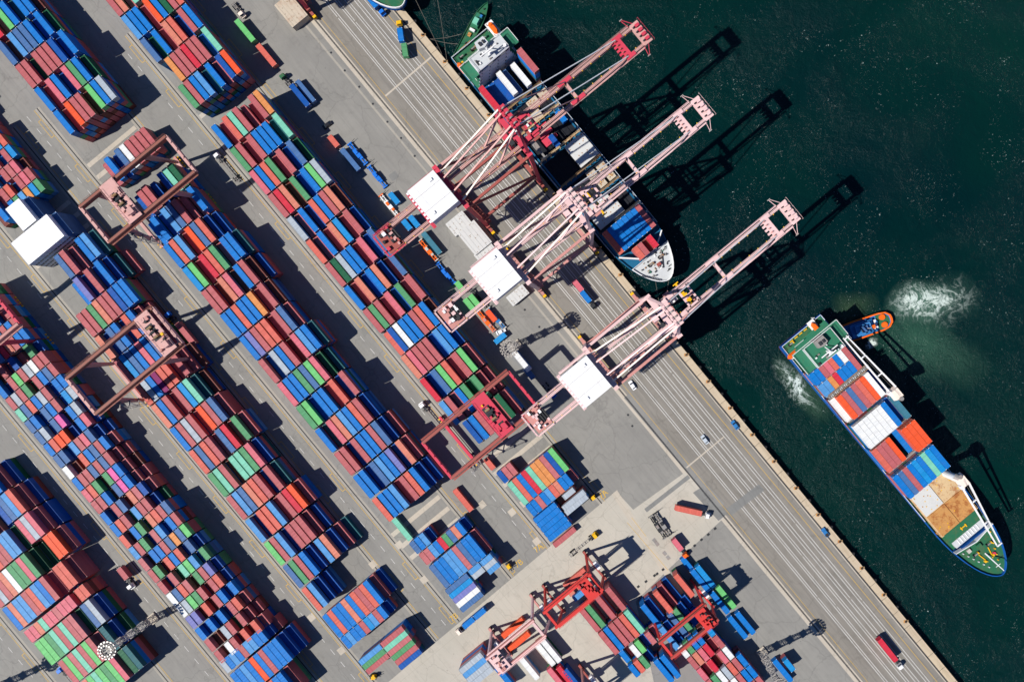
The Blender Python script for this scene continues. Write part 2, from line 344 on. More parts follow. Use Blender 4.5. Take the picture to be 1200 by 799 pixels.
# water and sea bed
def water_mat():
    m, n, l, b = new_mat('sea_water')
    p = pos(n)
    big = noise(n, l, 0.006, 4, 0.55, p)
    base = mixrgb(n, l, ramp(n, l, big, (0.35, 0.0), (0.65, 1.0)), (0.0004, 0.0105, 0.0135), (0.0012, 0.0205, 0.0160))
    def blob(u, v, ru, rv, rot, soft=0.0, dist=0.35, dscale=0.03):
        q = W(u, v, -3)
        mp = n.new('ShaderNodeMapping'); mp.vector_type = 'TEXTURE'; mp.inputs['Location'].default_value = (q.x, q.y, -3)
        mp.inputs['Rotation'].default_value = (0, 0, rot); mp.inputs['Scale'].default_value = (ru, rv, 1)
        nz = n.new('ShaderNodeTexNoise'); nz.inputs['Scale'].default_value = dscale; nz.inputs['Detail'].default_value = 4; l.new(p, nz.inputs['Vector'])
        vm = n.new('ShaderNodeVectorMath'); vm.operation = 'SUBTRACT'; l.new(nz.outputs[1], vm.inputs[0]); vm.inputs[1].default_value = (.5, .5, .5)
        v2 = n.new('ShaderNodeVectorMath'); v2.operation = 'MULTIPLY'; l.new(vm.outputs[0], v2.inputs[0]); v2.inputs[1].default_value = (dist * 90, dist * 90, 0)
        v3 = n.new('ShaderNodeVectorMath'); v3.operation = 'ADD'; l.new(p, v3.inputs[0]); l.new(v2.outputs[0], v3.inputs[1])
        l.new(v3.outputs[0], mp.inputs['Vector'])
        ln = n.new('ShaderNodeVectorMath'); ln.operation = 'LENGTH'; l.new(mp.outputs[0], ln.inputs[0])
        return ramp(n, l, ln.outputs['Value'], (soft, 1.0), (1.0, 0.0))
    # stirred-up silt
    mud = blob(1076, 402, 25, 15, -0.5, 0.1, 0.16)
    mud2 = blob(938, 452, 7, 20, 0.68, 0.1, 0.12)
    mud3 = blob(1000, 356, 12, 8, 0.0, 0.1, 0.2)
    mud4 = blob(1118, 428, 19, 14, 0.0, 0.1, 0.2)
    base = mixrgb(n, l, math_(n, l, 'MULTIPLY', mud, 0.75), base, (0.030, 0.090, 0.060))
    base = mixrgb(n, l, math_(n, l, 'MULTIPLY', mud4, 0.5), base, (0.022, 0.062, 0.042))
    base = mixrgb(n, l, math_(n, l, 'MULTIPLY', mud2, 0.85), base, (0.04, 0.085, 0.05))
    base = mixrgb(n, l, math_(n, l, 'MULTIPLY', mud3, 0.55), base, (0.045, 0.08, 0.04))
    # foam of the propeller wash: torn filaments, thicker towards the middle
    s1 = noise(n, l, 0.075, 9, 0.62, p, 2.2); s2 = noise(n, l, 0.24, 6, 0.62, p, 1.6); s3 = noise(n, l, 1.3, 3, 0.6, p, 1.0)
    def rdg(x, w): return math_(n, l, 'MAXIMUM', math_(n, l, 'SUBTRACT', 1.0, math_(n, l, 'MULTIPLY', math_(n, l, 'ABSOLUTE', math_(n, l, 'SUBTRACT', x, 0.5)), w)), 0.0)
    rid = math_(n, l, 'ADD', math_(n, l, 'MULTIPLY', rdg(s1, 14.0), 0.75), math_(n, l, 'ADD', math_(n, l, 'MULTIPLY', rdg(s2, 9.0), 0.5), math_(n, l, 'MULTIPLY', s3, 0.25)))
    def torn(bl, k, off): return math_(n, l, 'MULTIPLY', math_(n, l, 'MAXIMUM', math_(n, l, 'SUBTRACT', math_(n, l, 'MULTIPLY', rid, math_(n, l, 'ADD', bl, 0.25)), off), 0.0), math_(n, l, 'MULTIPLY', bl, k))
    f1 = blob(1077, 354, 17, 10.5, 0.05, 0.15, 0.10, 0.07); f2 = blob(1110, 352, 17, 13, 0.2, 0.0, 0.16, 0.06)
    f3 = blob(931, 452, 5.5, 17, 0.68, 0.1, 0.10, 0.08); f4 = blob(1136, 598, 6, 5, 0.0, 0.1, 0.05, 0.1); f5 = blob(1022, 402, 4, 2.5, 0.8, 0.1, 0.03, 0.2)
    foam_glint = math_(n, l, 'ADD', torn(f1, 1.5, 0.33), torn(f2, 0.8, 0.32))
    foam_glint = math_(n, l, 'ADD', foam_glint, torn(f3, 1.6, 0.32)); foam_glint = math_(n, l, 'ADD', foam_glint, math_(n, l, 'ADD', torn(f4, 1.2, 0.25), torn(f5, 2.5, 0.15)))
    base = mixrgb(n, l, math_(n, l, 'MULTIPLY', f2, 0.5), base, (0.03, 0.08, 0.058))
    base = mixrgb(n, l, math_(n, l, 'MULTIPLY', f1, 0.8), base, (0.075, 0.15, 0.11))
    # white flecks painted in as sun glints and bits of foam
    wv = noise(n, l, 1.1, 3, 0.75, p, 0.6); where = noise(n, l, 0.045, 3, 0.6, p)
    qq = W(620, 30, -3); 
    glint_fleck = math_(n, l, 'MULTIPLY', ramp(n, l, wv, (0.655, 0.0), (0.72, 1.0)), ramp(n, l, where, (0.47, 0.0), (0.62, 0.9)))
    foam_glint = math_(n, l, 'ADD', foam_glint, glint_fleck)
    foam_glint = math_(n, l, 'MINIMUM', foam_glint, 1.0)
    base = mixrgb(n, l, foam_glint, base, (0.52, 0.60, 0.55))
    l.new(base, b.inputs['Base Color'])
    l.new(math_(n, l, 'ADD', math_(n, l, 'MULTIPLY', foam_glint, 0.6), 0.17), b.inputs['Roughness'])
    b.inputs['IOR'].default_value = 1.33; b.inputs['Specular IOR Level'].default_value = 0.17
    w1 = noise(n, l, 0.22, 4, 0.6, p, 0.5); w2 = noise(n, l, 1.4, 3, 0.7, p, 0.3)
    gust = ramp(n, l, noise(n, l, 0.018, 3, 0.6, p, 1.0), (0.38, 0.35), (0.62, 1.0))
    h = math_(n, l, 'MULTIPLY', gust, math_(n, l, 'ADD', math_(n, l, 'MULTIPLY', w1, 1.6), math_(n, l, 'MULTIPLY', w2, 0.6)))
    bp = n.new('ShaderNodeBump'); bp.inputs['Strength'].default_value = 0.9; bp.inputs['Distance'].default_value = 1.0
    l.new(h, bp.inputs['Height']); l.new(bp.outputs[0], b.inputs['Normal'])
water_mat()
WZ = -3.0
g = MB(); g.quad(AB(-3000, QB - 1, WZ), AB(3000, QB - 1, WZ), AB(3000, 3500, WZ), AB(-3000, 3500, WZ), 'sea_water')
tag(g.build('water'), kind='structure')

# bollards on the quay edge
def bollard(i):
    g = MB(); g.cyl((0, 0, 0), (0, 0, 0.5), 0.3, 'dark_steel', 10, 0.24); g.cyl((0, 0, 0.5), (0, 0, 0.72), 0.42, 'dark_steel', 10, 0.36)
    g.box((0, 0, 0.03), (1.5, 1.3, 0.06), 'hatch_rust'); g.box((.9, .3, 0.02), (1.0, .8, 0.04), 'gantry_rust')
    return g.build('bollard')
bo = bollard(0); BOL = []
ords = ['first', 'second', 'third', 'fourth', 'fifth', 'sixth', 'seventh', 'eighth', 'ninth', 'tenth', 'eleventh', 'twelfth', 'thirteenth', 'fourteenth', 'fifteenth', 'sixteenth',
        'seventeenth', 'eighteenth', 'nineteenth', 'twentieth', 'twenty first', 'twenty second', 'twenty third', 'twenty fourth', 'twenty fifth', 'twenty sixth', 'twenty seventh', 'twenty eighth', 'twenty ninth', 'thirtieth',
        'thirty first', 'thirty second', 'thirty third', 'thirty fourth', 'thirty fifth', 'thirty sixth']
for i in range(24):
    o = bo if i == 0 else bo.copy()
    if i: COL.objects.link(o)
    o.location = AB(-192 + i * 15.2, QB - 0.9, 0.0)
    tag(o, 'iron mooring bollard on the quay edge, %s from the top end of the quay' % ords[i], 'bollard', 'bollards along the quay edge')
# fenders under the edge
fd = MB(); fd.cyl((0, 0, -0.2), (0, 0, -2.8), 0.55, 'tyre', 10); fd.box((-0.3, 0, -1.4), (0.5, 1.6, 2.0), 'tyre'); fo = fd.build('dock_fender')
for i in range(24):
    o = fo if i == 0 else fo.copy()
    if i: COL.objects.link(o)
    o.location = AB(-199 + i * 15.2, QB + 0.58, 0.0); o.rotation_euler = (0, 0, ROTN)
    tag(o, 'black rubber fender on the quay wall', 'fender', 'rubber fenders along the quay wall')

# ------------------------------------------------------------------ shipping containers
CW, CH, L40, L20 = 2.37, 2.59, 11.82, 5.88
def container_geo(L, detail=2):
    """lists of (verts, faces, slot): slot 0 paint, 1 corner castings; long side along y"""
    out = []; hx, hy = CW / 2, L / 2; H = CH
    if detail == 0:
        vs = [(-hx, -hy, 0), (hx, -hy, 0), (hx, hy, 0), (-hx, hy, 0), (-hx, -hy, H), (hx, -hy, H), (hx, hy, H), (-hx, hy, H)]
        out.append((vs, [(4, 5, 6, 7), (0, 1, 5, 4), (1, 2, 6, 5), (2, 3, 7, 6), (3, 0, 4, 7)], 0)); return out
    # frame: top rails, posts; corrugated sides set back 4 cm
    vs, fs = [], []
    def q(a, b, c, d):
        o = len(vs); vs.extend((a, b, c, d)); fs.append((o, o + 1, o + 2, o + 3))
    r = 0.11; z1 = H; zr = H - 0.035
    q((-hx, -hy, z1), (-hx + r, -hy, z1), (-hx + r, hy, z1), (-hx, hy, z1)); q((hx - r, -hy, z1), (hx, -hy, z1), (hx, hy, z1), (hx - r, hy, z1))
    q((-hx + r, -hy, z1), (hx - r, -hy, z1), (hx - r, -hy + r, z1), (-hx + r, -hy + r, z1)); q((-hx + r, hy - r, z1), (hx - r, hy - r, z1), (hx - r, hy, z1), (-hx + r, hy, z1))
    q((-hx + r, -hy + r, z1), (-hx + r, hy - r, z1), (-hx + r, hy - r, zr - .02), (-hx + r, -hy + r, zr - .02)); q((hx - r, hy - r, z1), (hx - r, -hy + r, z1), (hx - r, -hy + r, zr - .02), (hx - r, hy - r, zr - .02))
    n = int(L * (3.2 if detail == 2 else 1.6)); y0 = -hy + r; dy = (L - 2 * r) / n
    for k in range(n):                        # roof sheet folded into ridges across the box
        za, zb = (zr, zr - 0.03) if k % 2 else (zr - 0.03, zr)
        q((-hx + r, y0 + k * dy, za), (hx - r, y0 + k * dy, za), (hx - r, y0 + (k + 1) * dy, zb), (-hx + r, y0 + (k + 1) * dy, zb))
    out.append((vs, fs, 0)); vs, fs = [], []
    n = int(L * 2.2) if detail == 2 else 4
    dy = (L - 0.3) / n
    for s in (-1, 1):                          # side sheets
        for k in range(n):
            xa, xb = (0.0, 0.045) if k % 2 else (0.045, 0.0)
            a = (s * (hx - xa), -hy + .15 + k * dy); b = (s * (hx - xb), -hy + .15 + (k + 1) * dy)
            w = ((a[0], a[1], 0), (b[0], b[1], 0), (b[0], b[1], H - .01), (a[0], a[1], H - .01))
            q(*(w if s > 0 else w[::-1]))
        for yy in (-hy, hy - 0.15): 
            w = ((s * hx, yy, 0), (s * hx, yy + .15, 0), (s * hx, yy + .15, H), (s * hx, yy, H)); q(*(w if s > 0 else w[::-1]))
        w = ((s * hx, s * -hy, 0), (s * hx, s * hy, 0)); 
    q((-hx, -hy, 0), (hx, -hy, 0), (hx, -hy, H), (-hx, -hy, H)); q((hx, hy, 0), (-hx, hy, 0), (-hx, hy, H), (hx, hy, H))
    out.append((vs, fs, 0)); vs, fs = [], []
    for s in (-1, 1):                          # corner castings, a little proud
        for t in (-1, 1):
            x0, x1 = sorted((s * (hx + .012), s * (hx - .19))); y_0, y1 = sorted((t * (hy + .012), t * (hy - .20)))
            for zz0, zz1 in ((H - .13, H + .018),):
                o = len(vs); vs.extend([(x0, y_0, zz0), (x1, y_0, zz0), (x1, y1, zz0), (x0, y1, zz0), (x0, y_0, zz1), (x1, y_0, zz1), (x1, y1, zz1), (x0, y1, zz1)])
                fs.extend([(o + 4, o + 5, o + 6, o + 7), (o, o + 1, o + 5, o + 4), (o + 1, o + 2, o + 6, o + 5), (o + 2, o + 3, o + 7, o + 6), (o + 3, o, o + 4, o + 7)])
    out.append((vs, fs, 1))
    return out
GEO = {(L, d): container_geo(L, d) for L in (L40, L20) for d in (0, 1, 2)}
CMESH = {}
def cmesh(code, L, part):
    if code == '#' and '#' not in PAL: PAL['#'] = ('reefer white', (.88, .88, .88)); MATS['paint_reefer_white'] = MATS['reefer_white']
    key = (code, L, part)
    if key in CMESH: return CMESH[key]
    mb = MB(); hx, hy = CW / 2, L / 2
    if part == 'body':
        for vs, fs, sl in GEO[(L, 2)]: mb.add(vs, fs, PM(code) if sl == 0 else ('galvanised' if code in 'RCEOZAPHVXGKMDT' else 'steel_white'))

    else:                                      # the pair of doors with locking bars
        mb.box((0, -hy - .02, CH / 2), (CW - .3, .03, CH - .3), PM(code)); mb.box((0, -hy - .035, CH / 2), (.05, .02, CH - .3), 'dark_steel')
        for x in (-.8, -.4, .4, .8): mb.box((x, -hy - .055, CH / 2), (.05, .04, CH - .25), 'galvanised')
    me = bpy.data.meshes.new('container_' + part); me.from_pydata(mb.v, [], mb.f)
    for m_ in mb.mats: me.materials.append(m_)
    me.polygons.foreach_set('material_index', mb.mi); me.update()
    CMESH[key] = me; return me

REG = []       # every container: code, L, base centre, rotation, is top, description, force
STACKN = [0]
def column(code, L, c, rot, tiers, z0, desc, force=False):
    STACKN[0] += 1; rr = random.Random(STACKN[0] * 7 + 3)
    for t in range(tiers):
        top = t == tiers - 1
        REG.append([code if top or (isinstance(desc, tuple) and desc[0] == 'reefer') else rr.choice('BBNSRRRCZGDTALRRNB'), L, Vector((c.x, c.y, z0 + t * CH)), rot, top, desc if top else None, force and top])
def block(name, u, v, H, rows, L=L40, pitch=12.58, colp=2.85, k0=0, force=False, z0=0.02, rowoff=0):
    """rows of stacks; (u, v): photo position of the lower left corner of the first row at its top height"""
    c0 = W(u, v, H * CH); c0.z = 0
    for i, row in enumerate(rows):
        if not row: continue
        prev = H; k = k0
        for ch in row:
            if ch in '. ': prev = H; k += 1; continue
            if ch == '_':
                column('N', L, c0 + D3 * (i * pitch - L / 2) + N3 * ((k + 0.5) * colp), ROTN, 1, z0, (name, i + rowoff, k)); k += 1; continue
            if ch.isdigit(): continue
            low = ch.islower()
            h = (prev - 1 if (low and prev < H) else H - 1) if low else H
            h = max(1, h); prev = h if low else H
            p = c0 + D3 * (i * pitch - L / 2) + N3 * ((k + 0.5) * colp)
            code = ch.upper()
            code = {'X': 'A' if low else 'X', 'A': 'A'}.get(code, code)
            column(code, L, p, ROTN, h, z0, (name, i + rowoff, k), force)
            k += 1
def single(u, v, code, L=L40, tiers=1, along='d', z0=0.02, ztop=None, label=None, force=True):
    zt = ztop if ztop is not None else z0 + tiers * CH
    p = W(u, v, zt); rot = ROTN if along == 'd' else (ROTN + math.pi / 2 if along == 'n' else along)
    column(code, L, p, rot, tiers, z0, label or ('loose', 0, 0), force)

# yard blocks; capital = full height, small letter = one tier lower (in the shade of its neighbour)
block('top', 139.3, 20.3, 5, ['RErMRBDRC', 'LBBzVBDRC', 'SdBrECnRB', '.ORRHRRnM', 'GRBLtBrNV'], rowoff=1)
block('top', 139.3 - 22.2, 20.3 - 26.9, 5, ['BRBLRCRMB'])
block('quay', 267, 175.1, 5, ['BrCMRrrRO', 'GRrRBBBtM', 'PBCGrRnSd', 'RHEaGnBKY', 'YrBnCBREa', 'CrBrEQrRn', 'RDYBBrPnS', 'BrEnBEnrS', 'RGRrPnGrR', 'cNWBBRCBa',
      'EPRRRnLBn', 'HnSKCrRKr', 'LRrBGdGrr', '__BRBBrDr'])
block('topleft', 81.9, 158.4, 5, ['BrVRRxKBY'], rowoff=5)
block('topleft', 81.9 - 22.2, 158.4 - 26.9, 5, ['BrPBnPGBd'], rowoff=4)
block('topleft', 81.9 - 44.4, 158.4 - 53.8, 5, ['RRdRRRNnB'], rowoff=3)
block('topleft', 81.9 - 66.6, 158.4 - 80.7, 5, ['SxLSSBnBd'], rowoff=2)
block('topleft', 81.9 - 88.8, 158.4 - 107.6, 5, ['RHrKBtBBx'], rowoff=1)
block('topleft', 81.9 - 111, 158.4 - 134.5, 5, ['BRrBLBnRB'], rowoff=0)
block('crossrow', 134.7, 217.5, 3, ['rBnSWRRRR'])
block('middle', 166.6, 261.1, 5, ['.nRRnxNMD', 'bBnLSRrrB', 'BCLrVSCnn', 'QKrHCGrBBt', 'RRxEPxBRxn', 'BBCBBOrRx', 'BIRCCrRSr', 'RnYBRxPLBt', 'PBBGSKPdt', 'GKnBBrCnR', 'BtPELBCRn',
      'RRnRBBRSnr', 'BBnSLBInEr', 'CBBLrRCBnn'])
single(471, 620, 'M', L40, 1, 'd', label='pale mint container lying alone beside the striped end of the middle block')
block('left', 86.4, 369.0, 4, ['..bInRnBntr', 'RRGERRNBB', 'EnSBnCBrr', 'RQSBPBSrr', 'CYBXCCrRrx', 'EBRrRQMtx', 'BRYRrVRSr', 'CSCRrSHrGr', 'GMRxMMGPn', 'RLSECRnRt', 'LnCCLrRHVr', 'KRLnRRRrn', 'SGRBnnLEnrt', 'CLnn'], rowoff=1)
block('left', 86.4 - 22.2, 369.0 - 26.9, 4, ['...SRrnBLt'])
block('boxes', 26.9 - 11.13 * 8, 495.6 - 13.5 * 8, 4, ['BRnLSRRnR', 'RxLRBnRSB', 'SRxRYBBrR', 'RBCRxSRBR', 'LnRSHERBB', 'BxRrNrnGn', 'BnRKRYWRR', 'RYRGdRBSR', 'MSCBYRnBB', 'SBnSBRnQY', 'SYnSJxBYn', 'BCVVnxBPn', 'SSnLZPSnn',
      'WxrCBSRBr', 'BRRSRSRrr', 'PCGxGJBrx', 'RRBxSJBrr', 'BnRSxEZNr', 'BCRdLRRnd', 'CxBGdECRS', 'LRGnZLnBR', 'ZxBBRSOSK', 'RGxCBCnSn', 'RnRdMKLnG', 'WSCZxGRIn', 'WYKGRxRCn', 'IIxCxRBnB', 'BnBnBnRCr', 'RxnYRdRrr', 'RxWRxCxCr'],
      L20, 6.33)
block('boxes', 266.5, 789.0, 4, ['YBLBRLLBBnr'], L20, 6.3, 2.52, rowoff=30)
block('boxes', 289.5, 816.0, 4, ['BBLBVBRBBBnn'], L40, 12.6, 2.52, rowoff=31)
block('boxes', 311.5, 843.0, 4, ['PRKRCBBr'], L40, 12.6, 2.52, rowoff=32)
block('corner', -43.5, 659.0, 4, ['RRRCLLRrnnNSLCrn', 'RCCCCRRLLddPYPrn', 'RYREWGGPGddrrVVr', 'BELLRCLBRrnCCr'], L40, 12.58, 2.5, rowoff=1)
block('corner', -65.8, 632.0, 4, ['RRCBBRRnYOOSBrn'], L40, 12.58, 2.5)
block('corner', 37.7, 753.2, 4, ['PPEMPPZPPPxCC'], L20, 6.3, 2.5, rowoff=5)
block('corner', 60.5, 779.5, 4, ['KKGMRMRZddSYn', '.RKZMRKRrdTnd', '..EKMKGKPdDT'], L40, 12.58, 2.5, rowoff=6)
rnd = random.Random(11)
block('farleft', 0.5 - 11.1 * 9, 267 - 13.5 * 9, 3, [''.join(rnd.choice('BNSRRCZQPMbrnrx') for _ in range(9)) for _ in range(9)] + ['xBrBGLOQG'], L20, 6.33)
# stack of white refrigerated boxes
block('reefer', 11.5, 283.6, 5, ['...WWWs', 'WWWWWWWWs'], colp=2.42, force=True)
for i_, j_ in ((0, 6), (1, 8)):
    for r_ in REG:
        if r_[5] == ('reefer', i_, j_): r_[0] = 'S'
# tightly packed blocks at the ends of the lanes
block('redend', 591.2, 567.0, 2, ['NZZ'], L20, 6.3, 2.6)
block('redend', 614.5, 592.5, 3, ['MCBHMOOZNK'], L40, 12.6, 2.5)
block('redend', 625.5, 605.5, 3, ['BBZBLCEBBr'], L20, 6.3, 2.5, rowoff=1)
for i in range(5): single(638.8 + 4.2 * i, 601.0 + 5.35 * i, 'B', L40, 3, 'n', label=('redrot', i, 0), force=False)
single(661.5, 629.5, 'R', L40, 1, 'n', label=('redrot', 5, 0), force=False)
for i, (u, v, c) in enumerate([(666.5, 578.5, 'Y'), (672.5, 586.2, 'Y'), (675.5, 591.5, 'Y')]): single(u, v, c, L40 if i else L20, 3, 'n', label=('redrot', 6 + i, 1), force=False)
block('midend', 489.0, 649.5, 3, ['SBLn'], L20, 6.3, 2.6)
block('midend', 500.3, 662.5, 3, ['ZZLBHGSEBn'], L20, 6.3, 2.5, rowoff=1)
block('midend', 522.5, 689.5, 3, ['SBBLLZSBBr'], L40, 12.6, 2.5, rowoff=2)
for i, (u, v, c) in enumerate([(535.6, 684, 'S'), (540.0, 689.3, 'Q'), (544.2, 694.6, 'I'), (548.4, 699.9, 'W'), (552.6, 705.2, 'S')]): single(u, v, c, L40, 3 if i < 4 else 2, 'n', label=('midrot', i, 0), force=False)
for i, (u, v, c) in enumerate([(556.3, 666.6, 'L'), (569.9, 656, 'L'), (560.6, 671.6, 'Y'), (574.4, 661, 'Y'), (578.5, 665.8, 'L')]): single(u, v, c, L20, 3, 'n', label=('midrot', 5 + i, 1), force=False)
block('leftend', 397.5, 747.5, 3, ['BCBBEBCRCBrn'], L40, 12.6, 2.5)
block('leftend', 408.5, 760.5, 3, ['BLBBRQLRBn'], L20, 6.3, 2.5, rowoff=1)
for i, (u, v, c) in enumerate([(434, 767, 'L'), (459.6, 746, 'R'), (438.2, 772.3, 'G'), (463.8, 751.3, 'M'), (442.4, 777.6, 'R'), (468, 756.6, 'Z'), (472.2, 761.9, 'G'), (476.4, 767.2, 'R'), (480.6, 772.5, 'N')]):
    single(u, v, c, L40, 3 if i < 6 else 2, 'n', label=('leftrot', i, 0), force=False)
# lower right yard
block('lower', 698.7, 741.5, 3, ['RG.R.R', 'RBRRCM'])
block('lower', 734.5, 781, 3, ['brWKnZr', 'BCGn'], L20, 6.3, rowoff=2)
for i, (u, v) in enumerate([(778, 786), (785.5, 781)]): single(u, v, 'B', L40, 3, 'd', label=('lower', 4, i))
block('lowright', 770.0, 736.5, 3, ['Bn', 'Ln'])
block('lowright', 785.0, 717.0 + 4, 3, ['Crn.C'], rowoff=12)
block('lowright', 791.2, 734.0, 3, ['SGnn', 'SGnn'], L20, 6.3, rowoff=2)
block('lowright', 803.5, 772.0, 3, ['WGBBxQ', 'RTPHrR'.replace('T', 'E'), 'PrHxPW', 'RGWYCRB', 'CGPWRBB', 'RRGCBRR'], L20, 6.3, rowoff=4)
# grey stack and others under the small cranes
for i, (u, v, c) in enumerate([(552, 777, 'Y'), (556.2, 782.3, 'L'), (560.4, 787.6, 'Y'), (564.6, 793, 'Y')]): single(u, v, c, L40, 4, 'n', label=('greyrot', i, 0), force=False)
single(638.9, 766.6, 'W', L40, 2, 'd', label=('lower', 8, 0), force=False); single(645.8, 762.8, 'W', L40, 2, 'd', label=('lower', 8, 1), force=False)
single(620, 783, 'W', L40, 2, 'd', label=('lower', 9, 0), force=False)
for u, v, c in [(591, 793, 'B'), (653, 796, 'P'), (664, 794, 'H'), (672, 797, 'N')]: single(u, v, c, L40, 2, 'd', label=('lower', 10, int(u) % 9), force=False)
single(601, 736, 'V', L40, 1, 'n', label='orange container lying crosswise under the pale pink small gantry crane')
single(608, 752, 'V', L40, 1, 'n', label='vermilion container inside the legs of the pale pink small gantry crane')
single(673.5, 678, 'C', L40, 1, 'n', label='coral container lying crosswise beside the red small gantry crane')
single(673, 692, 'E', L20, 1, 'n', label='salmon short container beneath the small red gantry crane')
single(678.5, 697.5, 'L', L20, 2, 'n', label='pale blue short container beneath the small red gantry crane')
# loose boxes beside the quay road
single(286.7, 35.8, 'K', label='bright lime green container standing alone near the top of the quay road', z0=1.2)
single(311.7, 64.7, 'C', label='coral container standing alone next to the lime green one')
single(350.8, 111.7, 'N', label='dark violet blue container standing behind the green tractor', z0=1.2)
single(357.5, 107.0, 'S', label='slate grey container beside the dark violet blue one', z0=0.02)
single(390.5, 165.5, 'C', L20, label='coral short container alone at the edge of the shade')
single(410.0, 187.0, 'S', label='faded slate container beside the first blue lifting spreader', z0=0.02)
single(505.5, 285.0, 'U', label='grey teal container beside the orange lifting spreader')
single(461.5, 232.3, 'Q', L20, label='bright azure short container above the red and white lifting spreader')
single(475.7, 262.6, 'Q', L20, 2, label='azure short container under the back of the red quay crane')
single(485.0, 259.5, 'Q', L20, 2, label='azure short container with a ribbed roof under the red crane jib')
single(549.5, 356.5, 'K', L20, 2, label='lime green short container under the back of the middle pink quay crane')
single(555.5, 352.0, 'K', L20, 2, label='lime green patterned short container under the middle pink quay crane')
single(539.5, 336.5, 'K', L20, 1, label='lime green short container nearest the blue spreader')
single(575.5, 370.0, 'V', L20, 1, label='vermilion short container beside the orange spreader stack')
single(586.0, 396.5, 'Q', L20, 1, 'n', label='azure short container beside the lamp mast foot')
single(610.0, 422.0, 'W', L40, 2, label='cream white container just below the centre lamp mast')
single(620.0, 437.5, 'S', L20, 1, label='bluish grey container half shaded below the cream white one')
single(804.4, 660.0, 'B', L20, 1, label='blue ribbed short container on the corner of the concrete road')
single(821.0, 680.5, 'B', L40, 2, label='blue container under wrinkled tarpaulin, left of its pair')
single(827.0, 676.0, 'Q', L40, 2, label='azure container under wrinkled tarpaulin, right of its pair')
single(851.0, 700.0, 'K', L40, 1, label='bright green container half covered by the crane shadow')
single(843.5, 706.0, 'B', L40, 1, label='blue container in the shade beside the bright green one')
single(864.5, 735.0, 'B', L40, 1, label='plain blue container, left of the pair on the grey yard')
single(873.5, 730.0, 'B', L40, 1, label='plain blue container, right of the pair on the grey yard')
single(917.5, 786.0, 'B', L40, 1, label='blue container beside the lower right lamp mast')
single(925.0, 779.5, 'Q', L20, 2, label='azure ribbed short container beside the lower right lamp mast')
single(526.5+16, 583+3, 'C', L40, 1, label='salmon container lying alone by the striped end of the middle block')
single(573.5, 543.5, 'C', L20, 1, label='faded coral container just below the red yard crane')

# ------------------------------------------------------------------ quay cranes
def rail_walk(mb, p, q, mat, off, step=3.0, w=0.9):
    """walkway with handrail along a beam"""
    p = Vector(p); q = Vector(q); d = (q - p).normalized(); s = Vector((-d.y, d.x, 0)) * off
    mb.beam(p + s, q + s, w, 0.06, mat)
    e = Vector((-d.y, d.x, 0)) * (off + (w / 2 if off > 0 else -w / 2))
    for zz in (0.55, 1.1): mb.beam(p + e + Vector((0, 0, zz)), q + e + Vector((0, 0, zz)), 0.06, 0.06, mat)
    n = max(1, int((q - p).length / step))
    for k in range(n + 1):
        a = p + e + (q - p) * (k / n); mb.beam(a, a + Vector((0, 0, 1.1)), 0.06, 0.06, mat)
def ladder_tower(mb, x, y, z0, z1, mat, w=1.6, l=3.2):
    n = max(1, int((z1 - z0) / 2.8))
    for k in range(n):
        za = z0 + (z1 - z0) * k / n; zb = z0 + (z1 - z0) * (k + 1) / n; s = 1 if k % 2 else -1
        mb.beam((x - w / 4 * s, y - l / 2 * s, za), (x - w / 4 * s, y + l / 2 * s, zb), 0.6, 0.12, mat)
        mb.box((x, y + l / 2 * s, zb), (w, 0.9, 0.08), mat)
    for a in (-1, 1):
        for b in (-1, 1): mb.beam((x + a * w / 2, y + b * l / 2, z0), (x + a * w / 2, y + b * l / 2, z1), 0.12, 0.12, mat)

